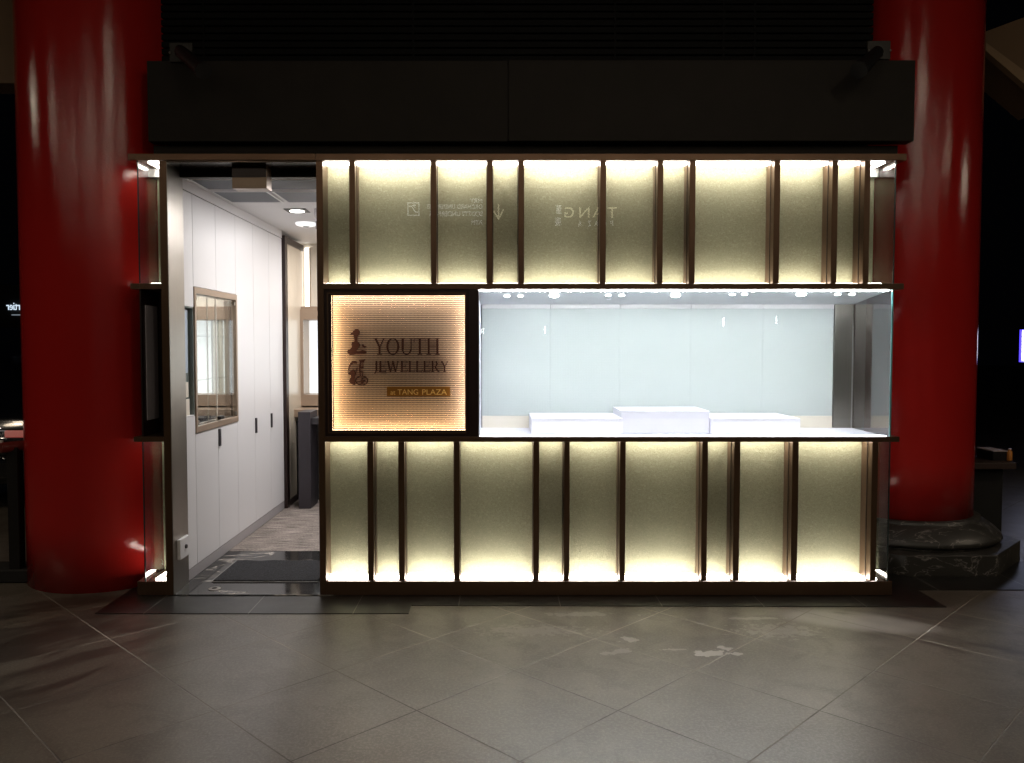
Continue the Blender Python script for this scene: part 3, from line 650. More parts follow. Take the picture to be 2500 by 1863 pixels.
for a, b in ((y0 + 0.032, ym - 0.002), (ym + 0.002, y1 - 0.032)):
    d = B('glass_door', GLASS, mcab, (IX - 0.012, IX - 0.006, a, b, z0 + t + 0.004, z1 - t - 0.004))
    e = a if a > ym else b
    B('door_edge', simple('bright_glass_edge', (0.75, 0.70, 0.62), 0.2), d, (IX - 0.0125, IX - 0.0055, e - 0.0018, e + 0.0018, z0 + t + 0.004, z1 - t - 0.004))
    hy = (y0 + 0.035, y0 + 0.06) if a < ym else (y1 - 0.06, y1 - 0.035)
    B('hinge', STEEL, d, (IX - 0.005, IX + 0.003, *hy, z1 - t - 0.04, z1 - t - 0.012)); B('hinge', STEEL, d, (IX - 0.005, IX + 0.003, *hy, z0 + t + 0.012, z0 + t + 0.04))
B('lock', BLACK, mcab, (IX - 0.004, IX + 0.02, ym - 0.01, ym + 0.07, z0 + t + 0.012, z0 + t + 0.034), bevel=0.002)
B('glass_shelf', GLASS, mcab, (IX - 0.039, IX - 0.014, y0 + .006, y1 - .006, 1.60, 1.606), (IX - 0.039, IX - 0.014, y0 + .006, y1 - .006, 1.30, 1.306))
# narrow glazed niche next to the jamb
nch = thing('wall_niche', 'narrow grey lined niche with a pale blue panel beside the wall cabinet', 'niche', (IX, 0.3, nc[2]))
GG = simple('grey_green_lining', (0.16, 0.19, 0.18), 0.4); PB = simple('pale_blue_panel', (0.42, 0.50, 0.60), 0.4)
B('niche_lining', GG, nch, (IX - 0.04, IX - 0.03, nc[0], nc[1], nc[2], nc[3]), (IX - 0.03, IX - 0.002, nc[1] - 0.008, nc[1], nc[2], nc[3]), (IX - 0.03, IX - 0.002, nc[0], nc[1] - .009, nc[3] - 0.008, nc[3]))
B('blue_panel', PB, nch, (IX - 0.0295, IX - 0.022, nc[0] + 0.005, nc[1] - 0.05, 1.36, 1.77))
B('cream_panel', CREAM, nch, (IX - 0.0295, IX - 0.022, nc[0] + 0.005, nc[1] - 0.045, 1.20, 1.30), (IX - 0.0295, IX - 0.018, nc[0] + 0.005, nc[1] - 0.04, 1.083, 1.19), bevel=0.003)
B('niche_base', WHITE, nch, (IX - 0.0295, IX - 0.001, nc[0], nc[1] - 0.0085, nc[2], nc[2] + 0.008))
# bronze framed panel at the far end of the cabinet wall
ep = thing('framed_panel', 'tall cream wall panel in a dark bronze frame beyond the white cupboards', 'wall panel', (IX, 3.05, 0))
B('panel_frame', DARKBR, ep, (IX - 0.02, IX + 0.03, 2.665, 2.75, 0.012, 2.56), (IX - 0.02, IX + 0.02, 2.75, 3.44, 2.50, 2.56), (IX - 0.02, IX + 0.02, 2.75, 3.44, 0.012, 0.07), bevel=0.001)
B('panel_face', simple('cream_gloss_panel', (0.62, 0.54, 0.43), 0.22, 0.1, 0.04, 2), ep, (IX - 0.015, IX + 0.01, 2.751, 3.44, 0.071, 2.499))
# vertical cove light on the back wall
cv = thing('cove_light', 'bright vertical strip light in the corner of the cream back wall', 'strip light', (-1.94, YB - 0.03, 0.1))
B('strip_diffuser', emit('cove_strip', (1.0, 0.93, 0.82), 5.0), cv, (-2.0, -1.955, YB - 0.02, YB - 0.005, 1.2, 2.55))
B('strip_channel', TAN, cv, (-1.954, -1.948, YB - 0.04, YB - 0.001, 1.2, 2.55))
# showcase on the back wall
sc = thing('wall_showcase', 'long tan framed showcase lit white inside on the back wall of the shop', 'showcase', (-0.8, 3.4, 0.9))
sx0, sx1, sy0, sy1 = -2.02, 0.8, 3.30, 3.59
B('showcase_frame', TAN, sc, (sx0, sx1, sy0, sy1, 1.80, 1.905), (sx0, sx1, sy0, sy1, 0.93, 1.045), (sx0, sx0 + 0.06, sy0, sy1, 1.045, 1.80), bevel=0.003)
B('showcase_cap', TAN, sc, (sx0 + 0.02, sx1, sy0 + 0.03, sy1, 1.906, 1.935), bevel=0.003)
B('showcase_lightbox', emit('showcase_back', (0.93, 0.96, 1.0), 1.1), sc, (sx0 + 0.06, sx1, sy1 - 0.03, sy1 - 0.02, 1.046, 1.799))
k = sx0 + 0.30
while k < sx1:
    B('showcase_post', CREAM, sc, (k, k + 0.085, sy0 + 0.03, sy0 + 0.10, 1.046, 1.799), bevel=0.004)
    B('showcase_slot', HAND, sc, (k + 0.088, k + 0.115, sy0 + 0.08, sy0 + 0.10, 1.046, 1.799))
    k += 0.44
B('showcase_glass', GLASS, sc, (sx0 + 0.061, sx1, sy0 + 0.01, sy0 + 0.016, 1.046, 1.799))
B('glass_door_post', STEEL, sc, (-1.82, -1.807, sy0 + 0.02, sy0 + 0.028, 1.08, 1.77))
dk = thing('service_desk', 'dark service desk with a tan drawer under the lit showcase', 'desk', (-1.6, 3.0, 0))
B('side_panel', simple('charcoal_laminate', (0.035, 0.030, 0.036), 0.4), dk, (-1.863, -1.75, 2.65, 2.95, 0.012, 0.92), bevel=0.002)
B('drawer', TAN, dk, (-1.99, -0.6, 3.02, 3.45, 0.84, 0.915), bevel=0.002)
B('desk_rail', HAND, dk, (-1.749, -0.6, 2.70, 2.95, 0.80, 0.86), bevel=0.002)
B('desk_back', BLACKM, dk, (-1.99, -0.6, 3.1, 3.28, 0.012, 0.79))
# ceiling grilles
GR = simple('grey_grille', (0.21, 0.22, 0.24), 0.5, 0.3)
def grille(lbl, x0, x1, y0, y1):
    g = thing('ceiling_grille', lbl, 'ceiling grille', ((x0 + x1) / 2, (y0 + y1) / 2, ZCE - 0.01), 'grey ceiling grilles')
    B('grille_frame', WHITE, g, (x0, x1, y0, y0 + 0.012, ZCE - 0.012, ZCE - 0.0005), (x0, x1, y1 - 0.012, y1, ZCE - 0.012, ZCE - 0.0005), (x0, x0 + 0.012, y0 + 0.012, y1 - 0.012, ZCE - 0.012, ZCE - 0.0005), (x1 - 0.012, x1, y0 + 0.012, y1 - 0.012, ZCE - 0.012, ZCE - 0.0005))
    bs = []; n = 22
    for i in range(n):
        yy = y0 + 0.014 + (y1 - y0 - 0.028) * i / n
        bs.append((x0 + 0.0125, x1 - 0.0125, yy, yy + (y1 - y0) / n * 0.55, ZCE - 0.010, ZCE - 0.002))
    B('grille_slats', GR, g, *bs)
    B('grille_backing', simple('grille_dark', (0.10, 0.105, 0.115), 0.7), g, (x0 + 0.0125, x1 - 0.0125, y0 + 0.0125, y1 - 0.0125, ZCE - 0.0018, ZCE - 0.0006))
grille('front left grey ceiling grille just inside the doorway', -1.96, -1.575, 0.27, 0.62)
grille('front right grey ceiling grille behind the tan sensor box', -1.545, -1.05, 0.27, 0.62)
grille('rear left grey ceiling grille by the cupboard wall', -1.96, -1.575, 0.68, 1.11)
grille('rear right grey ceiling grille next to the plain white ceiling', -1.545, -1.05, 0.68, 1.11)
# downlight, detector, track spots
dl = thing('recessed_downlight', 'square black rimmed recessed downlight in the white shop ceiling', 'downlight', (-1.573, 1.50, ZCE))
B('downlight_rim', BLACK, dl, (-1.66, -1.49, 1.43, 1.60, ZCE - 0.006, ZCE - 0.0005))
bm = bmesh.new(); cyl(bm, (-1.575, 1.515, ZCE - 0.010), (-1.575, 1.515, ZCE - 0.0062), 0.055); link('downlight_lens', bm, emit('downlight_lens', (1, .97, .92), 12), dl)
dt = thing('smoke_detector', 'round white ceiling disc behind the square downlight', 'smoke detector', (-1.66, 2.18, ZCE))
bm = bmesh.new(); lathe(bm, -1.66, 2.18, [(0.05, ZCE - 0.03), (0.085, ZCE - 0.018), (0.09, ZCE - 0.0005)], 32); link('detector_body', bm, emit('detector_ring', (1, 1, 1), .9), dt)  # disc is no lamp; emission stands in for the light on it
bm = bmesh.new(); lathe(bm, -1.66, 2.18, [(0.02, ZCE - 0.036), (0.035, ZCE - 0.0301)], 24); link('detector_cap', bm, SKIRT, dt)
for i, (yy, lb) in enumerate(((1.47, 'front grey track spotlight at the edge of the doorway view'), (2.1, 'rear grey track spotlight deeper in the shop ceiling'))):
    o = thing('track_spotlight', lb, 'spotlight', (-1.40, yy, ZCE), 'grey track spotlights')
    xx = -1.37 if i == 0 else -1.50
    B('spotlight_mount', SKIRT, o, (xx - 0.05, xx + 0.09, yy - 0.05, yy + 0.05, ZCE - 0.07, ZCE - 0.0005), bevel=0.004)
    bm = bmesh.new(); cyl(bm, (xx + 0.03, yy, ZCE - 0.071), (xx + 0.06, yy, ZCE - 0.17), 0.04, 0.045, 20); link('spotlight_head', bm, SKIRT, o, smooth=False)
# interior lamps
for i, (x, y, e) in enumerate(((-1.15, 1.5, 20), (-0.6, 2.6, 19), (-1.3, 2.9, 12), (-1.05, 0.75, 20))):
    d = bpy.data.lights.new('shop_ceiling_lamp', 'AREA'); d.shape = 'SQUARE'; d.size = 0.28; d.energy = e; d.color = (1, 0.965, 0.95)
    o = bpy.data.objects.new('shop_ceiling_lamp', d); COL.objects.link(o); o.location = (x, y, ZCE - 0.02)
# floor mat, doorstop, switch, sensor
mt = thing('door_mat', 'dark grey coarse fibre door mat on the marble threshold', 'door mat', (-1.5, 0.5, 0.011))
bm = bmesh.new()
n = 40; top = []
for i in range(n + 1):
    u = i / n; top.append((-1.842 + 0.675 * u, 0.765 + 0.008 * math.sin(u * 19) + random.uniform(-.003, .003)))
polyz(bm, [(-1.842, 0.275), (-1.167, 0.275)] + top[::-1], 0.0115, 0.021)
link('mat_pile', bm, MAT, mt)
B('mat_edge', simple('pale_rubber_edge', (0.28, 0.27, 0.26), 0.6), mt, (-1.851, -1.843, 0.272, 0.765, 0.0112, 0.017), (-1.851, -1.160, 0.266, 0.2745, 0.0112, 0.014))
ds = thing('floor_socket', 'small round metal floor bolt ring in the marble threshold', 'floor bolt', (-1.78, 0.11, 0.0105))
bm = bmesh.new(); lathe(bm, -1.78, 0.12, [(0.038, 0.0105), (0.038, 0.013), (0.024, 0.015)], 28); link('bolt_ring', bm, STEEL, ds)
bm = bmesh.new(); lathe(bm, -1.78, 0.12, [(0.017, 0.0152), (0.014, 0.0165)], 20); link('bolt_hole', bm, BLACKM, ds)
sw = thing('key_switch', 'small white key switch box low on the brushed metal door jamb', 'switch', (PXL[1] + 0.005, 0.12, 0.2))
B('switch_box', WHITE, sw, (PXL[1] + 0.0045, PXL[1] + 0.026, 0.055, 0.205, 0.208, 0.335), bevel=0.004)
bm = bmesh.new(); cyl(bm, (PXL[1] + 0.0262, 0.14, 0.275), (PXL[1] + 0.036, 0.14, 0.275), 0.014, 0.012, 18); link('switch_key', bm, HAND, sw)
sb = thing('door_sensor', 'tan metal sensor box hanging under the door head', 'sensor', (-1.5, 0.15, 2.5))
q0 = P(566.5, 460, 0.09); q1 = P(651, 445, 0.09)
B('sensor_body', TAN, sb, (q0[0], q1[0], 0.09, 0.20, q0[1], Z_CAPB - 0.013), bevel=0.003)
B('sensor_eye', DARKBR, sb, (q0[0] + .002, q1[0] - .002, 0.084, 0.0895, q1[1] + 0.03, Z_CAPB - 0.014))

# ------------------------------------------------------------------ red columns
LX, LYc, LR = -2.6356, 0.532, 0.486
def column(x, y, r, z0, lbl):
    o = thing('red_column', lbl, 'column', (x, y, 0), 'red columns at the shopfront ends')
    bm = bmesh.new(); lathe(bm, x, y, [(r, z0)] + [(r, z0 + k * 0.4) for k in range(1, 16)], 160)
    s = link('column_shaft', bm, RED, o, smooth=True)
    return o
c1 = column(LX, LYc, LR, 0.0, 'glossy red column left of the doorway standing straight on the paving')
RX, RYc = 3.017, 1.144
c2 = column(RX, RYc, LR, 0.31, 'glossy red column right of the display window on a dark stone base')
bm = bmesh.new()
prof = [(0.64, 0.1455), (0.645, 0.153), (0.612, 0.155), (0.612, 0.163), (0.655, 0.166), (0.672, 0.178), (0.662, 0.20), (0.632, 0.232), (0.592, 0.262), (0.560, 0.284), (0.536, 0.296), (0.530, 0.298), (0.532, 0.312), (0.518, 0.320), (0.47, 0.322)]
lathe(bm, RX, RYc, prof, 96); link('bell_base', bm, STONE, c2, smooth=True)
bm = bmesh.new(); ap = 0.728; R8 = ap / math.cos(math.radians(22.5))
polyz(bm, [(RX + R8 * math.cos(math.radians(22.5 + 45 * k)), RYc + R8 * math.sin(math.radians(22.5 + 45 * k))) for k in range(8)], 0.0, 0.145)
link('octagonal_plinth', bm, STONE, c2, bevel=0.006)

# ------------------------------------------------------------------ fascia, shutter, floodlights above
FY = 0.12
fx0, fx1 = P(358, 250, FY)[0], P(2233, 250, FY)[0]; fz0, fz1 = P(1200, 344, FY)[1], P(1200, 147, FY)[1]
fxm = P(1241, 250, FY)[0]
fa = thing('fascia_board', 'wide dark metal fascia spanning above the lit shopfront', 'fascia', (0, FY, fz0))
B('fascia_panel', FASC, fa, (fx0, fxm - 0.002, FY + 0.012, FY + 0.10, fz0, fz1), bevel=0.002)
B('fascia_panel', FASC, fa, (fxm, fx1, FY, FY + 0.10, fz0, fz1), bevel=0.002)
lb = P(1200, 357, .22)[1]
B('lower_bar', FASC, fa, (P(378, 365, .22)[0], P(2188, 365, .22)[0], 0.20, 0.29, Z_CAPT + 0.0005, lb), bevel=0.001)
sh = thing('louvre_shutter', 'black horizontal louvre screen above the dark fascia', 'louvre', (0, 0.4, fz1))
bs = []
zz = fz1 - 0.05
while zz < 5.2:
    bs.append((-2.2, 2.42, 0.40, 0.43, zz, zz + 0.034)); zz += 0.046
B('louvre_slats', LOUV, sh, *bs)
B('louvre_backing', BLACKM, sh, (-2.2, 2.42, 0.45, 0.50, fz0, 5.2))
for x in (-1.9, -0.55, 0.75, 1.45, 1.65): B('louvre_mullion', LOUV, sh, (x, x + 0.012, 0.395, 0.399, fz1 - 0.05, 5.2))
def flood(px0, px1, py0, py1, hx0, hy0, hx1, hy1, lbl):
    Y = 0.10
    x0, z1 = P(px0, py0, Y + .02); x1, z0 = P(px1, py1, Y + .02)
    o = thing('floodlight', lbl, 'floodlight', ((x0 + x1) / 2, Y, z0), 'black floodlights above the fascia')
    B('mounting_plate', simple('dull_mount_plate', (0.030, 0.027, 0.023), 0.5, .3), o, (x0, x1, Y + 0.01, Y + 0.03, z0, z1), bevel=0.001)
    a = P(hx0, hy0, Y - 0.06); b = P(hx1, hy1, Y - 0.20)
    bm = bmesh.new(); cyl(bm, (a[0], Y - 0.05, a[1]), (b[0], Y - 0.20, b[1]), 0.036, 0.047, 24); h = link('lamp_head', bm, BLACK, o, bevel=0.003)
    bm = bmesh.new(); d = Vector((b[0] - a[0], -0.15, b[1] - a[1])).normalized(); e = Vector((b[0], Y - 0.20, b[1]))
    cyl(bm, e + d * 0.0005, e + d * 0.012, 0.050, 0.050, 24); link('lamp_rim', bm, BLACKM, h)
    bm = bmesh.new(); mid = Vector((a[0], Y - 0.05, a[1])) + d * 0.05
    cyl(bm, (mid.x - 0.05, mid.y, mid.z), (mid.x + 0.05, mid.y, mid.z), 0.008, seg=12); cyl(bm, ((x0 + x1) / 2, Y + 0.009, (z0 + z1) / 2), (mid.x, mid.y, mid.z), 0.012, seg=12)
    link('lamp_bracket', bm, BLACK, o)
    for s in (x0 + 0.004, x1 - 0.004):
        bm = bmesh.new(); bmesh.ops.create_uvsphere(bm, u_segments=12, v_segments=8, radius=0.007, matrix=Matrix.Translation((s, Y + 0.004, (z0 + z1) / 2 - 0.005))); link('plate_bolt', bm, STEEL, o, smooth=True)
flood(415, 471, 106, 152, 437, 122, 495, 172, 'black floodlight above the left end of the fascia next to the left red column')
flood(2117, 2172, 101, 146, 2145, 125, 2098, 170, 'black floodlight above the right end of the fascia in front of the right red column')

# ------------------------------------------------------------------ eaves and roofs at the frame corners
le = thing('left_eave', 'dim brown soffit board high beyond the left red column', 'eave', (-4.5, 2.0, 3.8))
e0 = P(20, 203, 2.0)[1]
B('soffit_board', BROWN_PANEL, le, (-6.5, -3.2, 2.0, 2.3, e0, 6.2), bevel=0.004)
re_ = thing('right_eave', 'sloping brown and green roof soffit high beyond the right red column', 'eave', (5, 2.0, 3.9))
pts = [P(2380, 120, 2.0), P(2404, 130, 2.0), P(2560, 262, 2.0), P(2700, 200, 2.0), P(2560, 20, 2.0), P(2404, 78, 2.0)]
bm = bmesh.new(); poly(bm, pts, 2.0, 2.4); link('soffit_board', bm, BROWN_PANEL, re_)
p0, p1 = P(2400, 128, 1.97), P(2560, 266, 1.97); q0_, q1_ = P(2400, 108, 1.97), P(2560, 226, 1.97)
bm = bmesh.new(); poly(bm, [p0, p1, q1_, q0_], 1.93, 1.998); link('eave_beam', bm, simple('tan_beam', (0.40, 0.27, 0.15), 0.5), re_)

# ------------------------------------------------------------------ street side, left and right of the columns
rl = thing('guard_rail', 'dark post and round red handrail at the left edge behind the red column', 'railing', (-3.1, 0.3, 0))
x0 = P(24, 1200, .33)[0]; x1 = P(50, 1200, .33)[0]; zr = P(30, 1091, .33)[1]
B('rail_post', BLACK, rl, (x0, x1, 0.30, 0.37, 0.08, zr), bevel=0.003)
bm = bmesh.new(); cyl(bm, (P(15, 1091, .33)[0] - 0.0, 0.27, zr), (-2.6, 0.95, zr + 0.03), 0.034, seg=28); link('handrail', bm, simple('dull_red_rail', (0.14, 0.02, 0.015), 0.35), rl, bevel=0.004)
B('rail_kerb', BLACKM, rl, (-5.5, -2.75, 0.27, 0.50, 0.005, 0.085), bevel=0.006)
CARP = simple('dark_car_paint', (0.008, 0.009, 0.014), 0.15, 0.3, coat=1.0)
car = thing('parked_car', 'dark car with red tail lamps partly hidden behind the left red column', 'car', (-4.75, 4.6, 0))
CX, CY = -4.78, 2.5
bm = bmesh.new()
secs = [(0.0, 0.80, 0.30, 0.86), (0.12, 0.86, 0.24, 0.96), (0.55, 0.88, 0.20, 1.02), (1.0, 0.89, 0.20, 1.04), (3.3, 0.89, 0.20, 0.98), (4.1, 0.85, 0.22, 0.86), (4.45, 0.72, 0.32, 0.68)]
rings = []
for yy, hw, zb_, zt_ in secs:
    rg = []
    for k in range(20):
        a = 2 * math.pi * k / 20; c, s = math.cos(a), math.sin(a); e = 0.45
        rg.append(bm.verts.new((CX + hw * math.copysign(abs(c) ** e, c), CY + yy, (zb_ + zt_) / 2 + (zt_ - zb_) / 2 * math.copysign(abs(s) ** e, s))))
    rings.append(rg)
for a, b in zip(rings, rings[1:]):
    for i in range(20): bm.faces.new((a[i], a[(i + 1) % 20], b[(i + 1) % 20], b[i]))
bm.faces.new(rings[0]); bm.faces.new(rings[-1])
link('car_body', bm, CARP, car, smooth=True)
bm = bmesh.new()
sec2 = [(0.45, 0.70, 1.00), (0.95, 0.62, 1.36), (1.6, 0.61, 1.44), (2.4, 0.62, 1.40), (3.2, 0.70, 0.99)]
rings = []
for yy, hw, zt_ in sec2: rings.append([bm.verts.new(c) for c in ((CX - hw - .08, CY + yy, 0.94), (CX - hw, CY + yy, zt_ - 0.04), (CX - hw + .12, CY + yy, zt_), (CX + hw - .12, CY + yy, zt_), (CX + hw, CY + yy, zt_ - 0.04), (CX + hw + .08, CY + yy, 0.94))])
for a, b in zip(rings, rings[1:]):
    for i in range(6): bm.faces.new((a[i], a[(i + 1) % 6], b[(i + 1) % 6], b[i]))
bm.faces.new(rings[0]); bm.faces.new(rings[-1])
link('car_cabin', bm, simple('dark_car_glass', (0.006, 0.007, 0.012), 0.06, 0.2), car)
TL = emit('tail_lamp', (1.0, 0.02, 0.03), 0.15)
for s in (-1, 1): B('tail_lamp', TL, car, (CX + s * 0.55 - 0.27, CX + s * 0.55 + 0.27, CY - 0.03, CY + 0.06, 0.70, 0.765), bevel=0.01)
B('rear_bumper', CARP, car, (CX - 0.84, CX + 0.84, CY - 0.06, CY + 0.10, 0.34, 0.50), bevel=0.03)
B('number_plate', simple('plate_white', (0.75, 0.72, 0.66), 0.4), car, (CX - 0.27, CX + 0.27, CY - 0.04, CY - 0.02, 0.585, 0.675), bevel=0.003)
B('plate_lamp', emit('plate_lamp', (1, .93, .85), 1.5), car, (CX - 0.2, CX + 0.26, CY - 0.05, CY - 0.041, 0.785, 0.792))
for sx_ in (-1, 1):
    for yy in (0.8, 3.5):
        bm = bmesh.new(); cyl(bm, (CX + sx_ * 0.70, CY + yy, 0.33), (CX + sx_ * 0.90, CY + yy, 0.33), 0.33, seg=32); wl = link('wheel', bm, BLACKM, car, bevel=0.02)
        bm = bmesh.new(); cyl(bm, (CX + sx_ * 0.901, CY + yy, 0.33), (CX + sx_ * 0.91, CY + yy, 0.33), 0.21, seg=24); link('wheel_rim', bm, STEEL, wl)
# far shop window with mirrored writing
fs = thing('street_shop_sign', 'small white mirrored script sign glowing far left behind the column', 'sign', (-8, 9, 2))
a0, a1 = P(16, 757, 9.0), P(70, 738, 9.0)
text_mesh('script_lettering', 'Cartier', emit('far_sign', (0.7, 0.85, 1.0), 1.0), fs, a0[0], a1[0], a0[1], a1[1], 9.0, 0.01, facing=1)
B('sign_board', BLACKM, fs, (a0[0] - 1.2, a1[0] + 1, 9.03, 9.1, a0[1] - 0.3, a1[1] + 0.3))
B('sign_sill', emit('far_sill', (0.7, 0.85, 1.0), 0.25), fs, (P(28, 770, 9)[0], P(50, 770, 9)[0], 9.0, 9.02, a0[1] - 0.09, a0[1] - 0.075))
# bench with bottle on the right
bn = thing('stone_bench', 'dark brown bench ledge in the shade right of the red column', 'bench', (4.0, 1.7, 0))
z0 = P(2420, 1146, 1.6)[1]; z1 = P(2420, 1130, 1.6)[1]; bx0, bx1 = P(2360, 1140, 1.6)[0], P(2482, 1140, 1.6)[0]
B('bench_top', simple('brown_bench', (0.035, 0.018, 0.013), 0.6), bn, (bx0 - 0.3, bx1, 1.6, 2.1, z0, z1), bevel=0.005)
B('bench_support', BLACKM, bn, (bx0 - 0.28, bx1 - 0.06, 1.68, 2.06, 0.005, z0 - 0.001))
bg_ = thing('black_box', 'low dark box with a pale rim on the bench right of the column', 'box', (4, 1.8, z1))
q = P(2425, 1098, 1.75); qa = P(2457, 1098, 1.75)
B('box_body', BLACK, bg_, (q[0] - 0.02, qa[0] - .01, 1.72, 1.95, z1 + 0.001, q[1] - 0.012), bevel=0.003)
B('box_rim', simple('pale_rim', (0.5, 0.42, 0.42), 0.4), bg_, (q[0] - 0.02, qa[0] - .01, 1.715, 1.95, q[1] - 0.0115, q[1] - 0.004))
bt = thing('amber_bottle', 'small amber bottle standing at the right end of the bench', 'bottle', (4.05, 1.72, z1))
q = P(2465, 1095, 1.72); xb = q[0]
bm = bmesh.new(); lathe(bm, xb, 1.72, [(0.020, z1 + 0.001), (0.021, z1 + 0.01), (0.021, z1 + (q[1] - z1) * 0.75), (0.010, z1 + (q[1] - z1) * 0.86), (0.010, z1 + (q[1] - z1) * 0.9)], 20); link('bottle_glass', bm, simple('amber_glass', (0.55, 0.22, 0.05), 0.15), bt, smooth=True)
bm = bmesh.new(); lathe(bm, xb, 1.72, [(0.012, z1 + (q[1] - z1) * 0.9), (0.012, q[1])], 16); link('bottle_cap', bm, simple('pale_cap', (0.7, 0.55, 0.5), 0.4), bt)
scn = thing('light_screen', 'bright white and blue screen at the far right edge', 'screen', (6.6, 5, 1.3))
a0, a1 = P(2495, 892, 5.0), P(2600, 805, 5.0)
B('screen_face', emit('screen_white', (0.75, 0.8, 1.0), 4.0), scn, (a0[0] + 0.012, a1[0], 5.0, 5.05, a0[1] + 0.06, a1[1] - 0.01))
B('screen_border', emit('screen_blue', (0.08, 0.05, 1.0), 2.0), scn, (a0[0], a1[0], 5.02, 5.06, a0[1] + .04, a1[1]))
B('screen_pole', BLACK, scn, (a0[0] + 0.3, a0[0] + 0.4, 5.07, 5.15, 0.0, 1.6))

# ------------------------------------------------------------------ opposite building: canopy with lamps and lit signs that the glass mirrors
cn = B('canopy', simple('dark_canopy', (0.03, 0.028, 0.025), 0.8), None, (-9, 9, -12, -0.8, 4.62, 4.8)); cn['kind'] = 'structure'
WARM = (1.0, 0.80, 0.58)
lamps = [(-1.25, -6.0, 4.55, 14, 80), (1.75, -5.6, 4.3, 24, 80), (-6.0, -3.9, 4.2, 6, 80), (6.3, -3.6, 4.0, 6, 80), (0.5, -3.4, 4.55, 62, 98), (2.6, -3.3, 4.4, 4, 60), (-6.2, -0.8, 3.9, 90, 150), (6.6, -0.35, 3.3, 50, 150)]
LENS = emit('canopy_lens', (1.0, 0.85, 0.66), 190.0)
for i, (x, y, z, e, sz) in enumerate(lamps):
    o = thing('canopy_downlight', ['canopy downlight above the pavement left of centre', 'canopy downlight above the pavement right of centre', 'canopy downlight far left over the kerb', 'canopy downlight far right', 'canopy downlight over the middle of the paving', 'canopy downlight close to the shopfront', 'canopy downlight level with the shopfront far beyond the left column', 'canopy downlight level with the shopfront far beyond the right column'][i], 'downlight', (x, y, z), 'canopy downlights')
    bm = bmesh.new(); lathe(bm, x, y, [(0.09, z), (0.10, z + 0.01), (0.10, 4.619)], 24); link('downlight_can', bm, BLACK, o)
    bm = bmesh.new(); cyl(bm, (x, y, z - 0.012), (x, y, z - 0.001), 0.085); link('downlight_lens', bm, LENS, o)
    sp_ = spot('downlight_bulb', (x, y, z - 0.03), (x, y, 0), e, WARM, sz, 0.9, 0.3 if abs(x) > 6.1 else 0.07)
LENS2 = emit('row_globe_glow', (1.0, 0.84, 0.66), 115.0)
for i, x in enumerate((-6.3, -4.2, -2.1, 0.1, 2.2, 4.3, 6.4)):  # unseen row, added so the top beam mirrors a bright sheen
    o = thing('added_row_globe', ('first', 'second', 'third', 'fourth', 'fifth', 'sixth', 'seventh')[i] + ' added globe from the left in the unseen row brightening the top beam', 'downlight', (x, -8.2, 4.6), 'unseen added row of globes')
    bm = bmesh.new(); lathe(bm, x, -8.2, [(0.105, 4.58), (0.115, 4.59), (0.115, 4.619)], 24); link('lamp_can', bm, BLACK, o)
    bm = bmesh.new(); bmesh.ops.create_uvsphere(bm, u_segments=20, v_segments=12, radius=0.075, matrix=Matrix.Translation((x, -8.2, 4.50))); link('lamp_globe', bm, LENS2, o, smooth=True)
ow = thing('opposite_wall', 'dark wall of the building opposite the shopfront', 'wall', (0, -12.3, 0))
B('wall_face', simple('dark_render', (0.02, 0.019, 0.018), 0.8), ow, (-14, 14, -12.5, -12.3, 0, 4.6))
opp = thing('plaza_sign', 'lit plaza name sign on the opposite wall mirrored in the upper glass panels', 'sign', (1.7, -10, 4))
YS = -10.0; YV = 0.087 - YS           # distance plane of the mirror image
SG1 = emit('plaza_letters', (1.0, 0.93, 0.55), 2.6); SG2 = emit('direction_letters', (0.92, 0.98, 1.0), 2.2)
def vp(px, py): return P(px, py, YV)
def refl(name, s, mat, par, px0, px1, py0, py1):
    a0 = vp(px0, py1); a1 = vp(px1, py0)
    return text_mesh(name, s, mat, par, a0[0], a1[0], a0[1], a1[1], YS, 0.02, facing=1)
for ch, a, b in (('G', 1378, 1401), ('N', 1414.5, 1439.5), ('A', 1447, 1473), ('T', 1483, 1506)): refl('plaza_letter', ch, SG1, opp, a, b, 506, 531)
for ch, a, b in (('A', 1412, 1420), ('Z', 1436, 1443), ('A', 1452, 1460), ('L', 1473, 1480), ('P', 1490, 1497)): refl('plaza_letter', ch, SG2, opp, a, b, 538.5, 552)
refl('plaza_character', '\u8463', SG2, opp, 1357, 1370.5, 500, 521.5); refl('plaza_character', '\u5ec8', SG2, opp, 1355, 1370, 530, 551)
B('sign_board', BLACKM, opp, (0.2, 3.0, YS - 0.10, YS - 0.03, 3.4, 4.4))
od = thing('direction_sign', 'lit direction sign on the opposite wall mirrored in the upper glass panels', 'sign', (-0.5, -10, 4))
for s, a, b, c, d in (('MRT', 1148, 1177, 485, 495), ('ORCHARD UNDERPASS', 1042, 1178, 499, 509.5), ('SCOTTS UNDERPASS', 1049, 1178, 516, 527.5), ('ATM', 1151, 1178, 537.5, 548)):
    refl('direction_text', s, SG2, od, a, b, c, d)
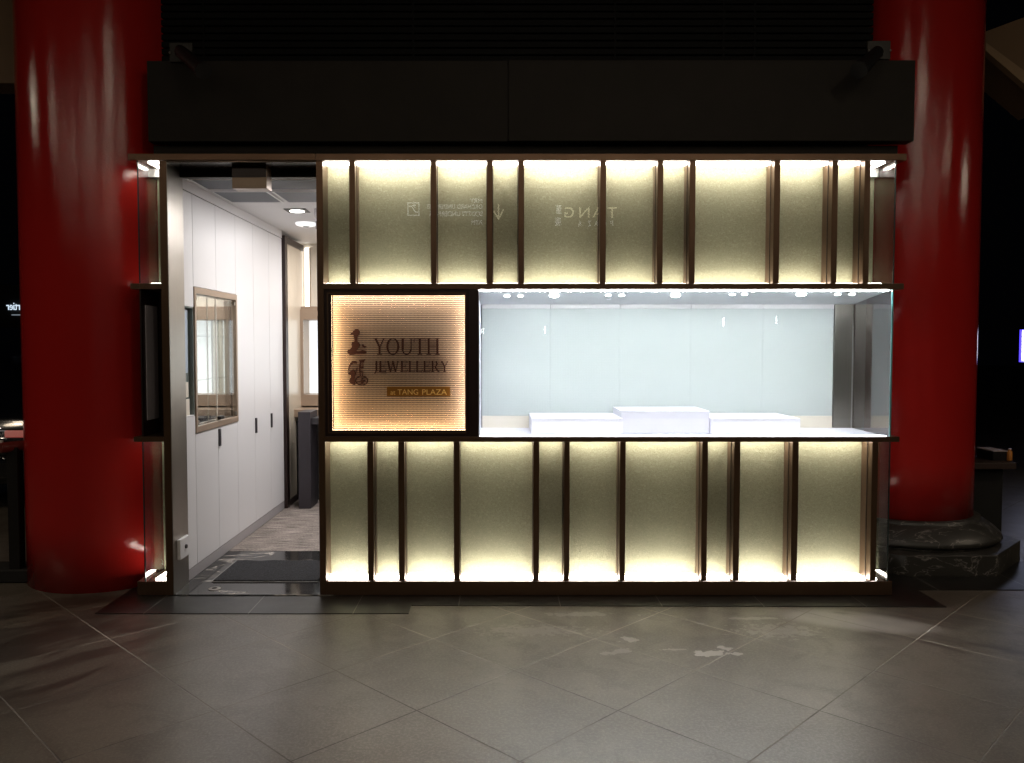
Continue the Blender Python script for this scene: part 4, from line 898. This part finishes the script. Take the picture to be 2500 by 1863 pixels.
def strokes(name, mat, par, segs, wpx):
    bm = bmesh.new()
    for (xa, ya), (xb_, yb_) in segs:
        a = Vector(vp(xa, ya)); b = Vector(vp(xb_, yb_)); d = (b - a).normalized(); nn = Vector((-d.y, d.x)) * wpx / F * (YV - CAMY) / 2
        poly(bm, [tuple(a + nn - d * .005), tuple(b + nn + d * .005), tuple(b - nn + d * .005), tuple(a - nn - d * .005)], YS, YS + 0.02)
    return link(name, bm, mat, par)
strokes('arrow', SG1, od, [((1217, 499), (1217, 534)), ((1206, 517), (1217, 535)), ((1229, 512), (1217, 535))], 3.2)
strokes('escalator_icon', SG2, od, [((996, 495.5), (1023, 495.5)), ((1023, 495.5), (1023, 526)), ((1023, 526), (996, 526)), ((996, 526), (996, 495.5)), ((999, 504), (1005, 504)), ((1005, 504), (1014, 518)), ((1014, 518), (1020, 518)), ((1010, 500), (1013, 507)), ((1007, 502), (1015, 502))], 1.9)
B('sign_board', BLACKM, od, (-2.1, 0.15, YS - 0.10, YS - 0.03, 3.5, 4.5))
for i, (px, py, hh, e) in enumerate(((1330.4, 805, 17, 40), (1766, 786.5, 20, 30), (1895, 781.5, 20, 18), (1175, 809, 14, 18), (1180, 808, 14, 14))):
    a0 = P(px - 1.3, py + hh / 2, 0.017 + 10.2); a1 = P(px + 1.3, py - hh / 2, 0.017 + 10.2)
    o = thing('wall_lamp', 'slim vertical wall lamp on the opposite building, number counted by its mirror streak', 'wall lamp', (a0[0], -10.2, a0[1]), 'slim wall lamps mirrored in the display glass')
    o['label'] = ['slim wall lamp mirrored as the streak above the left display block', 'slim wall lamp mirrored as the bright streak above the right display block', 'slim wall lamp mirrored as the dim streak nearest the steel upright', 'slim wall lamp mirrored at the left edge of the display glass', 'second slim wall lamp mirrored at the left edge of the display glass'][i]
    B('lamp_tube', emit('wall_lamp_tube_%d' % i, (1, .95, .93), e), o, (a0[0], a1[0], -10.2, -10.18, a0[1], a1[1]))
    B('lamp_mount', BLACK, o, (a0[0], a1[0], -10.24, -10.201, a0[1], a1[1]))
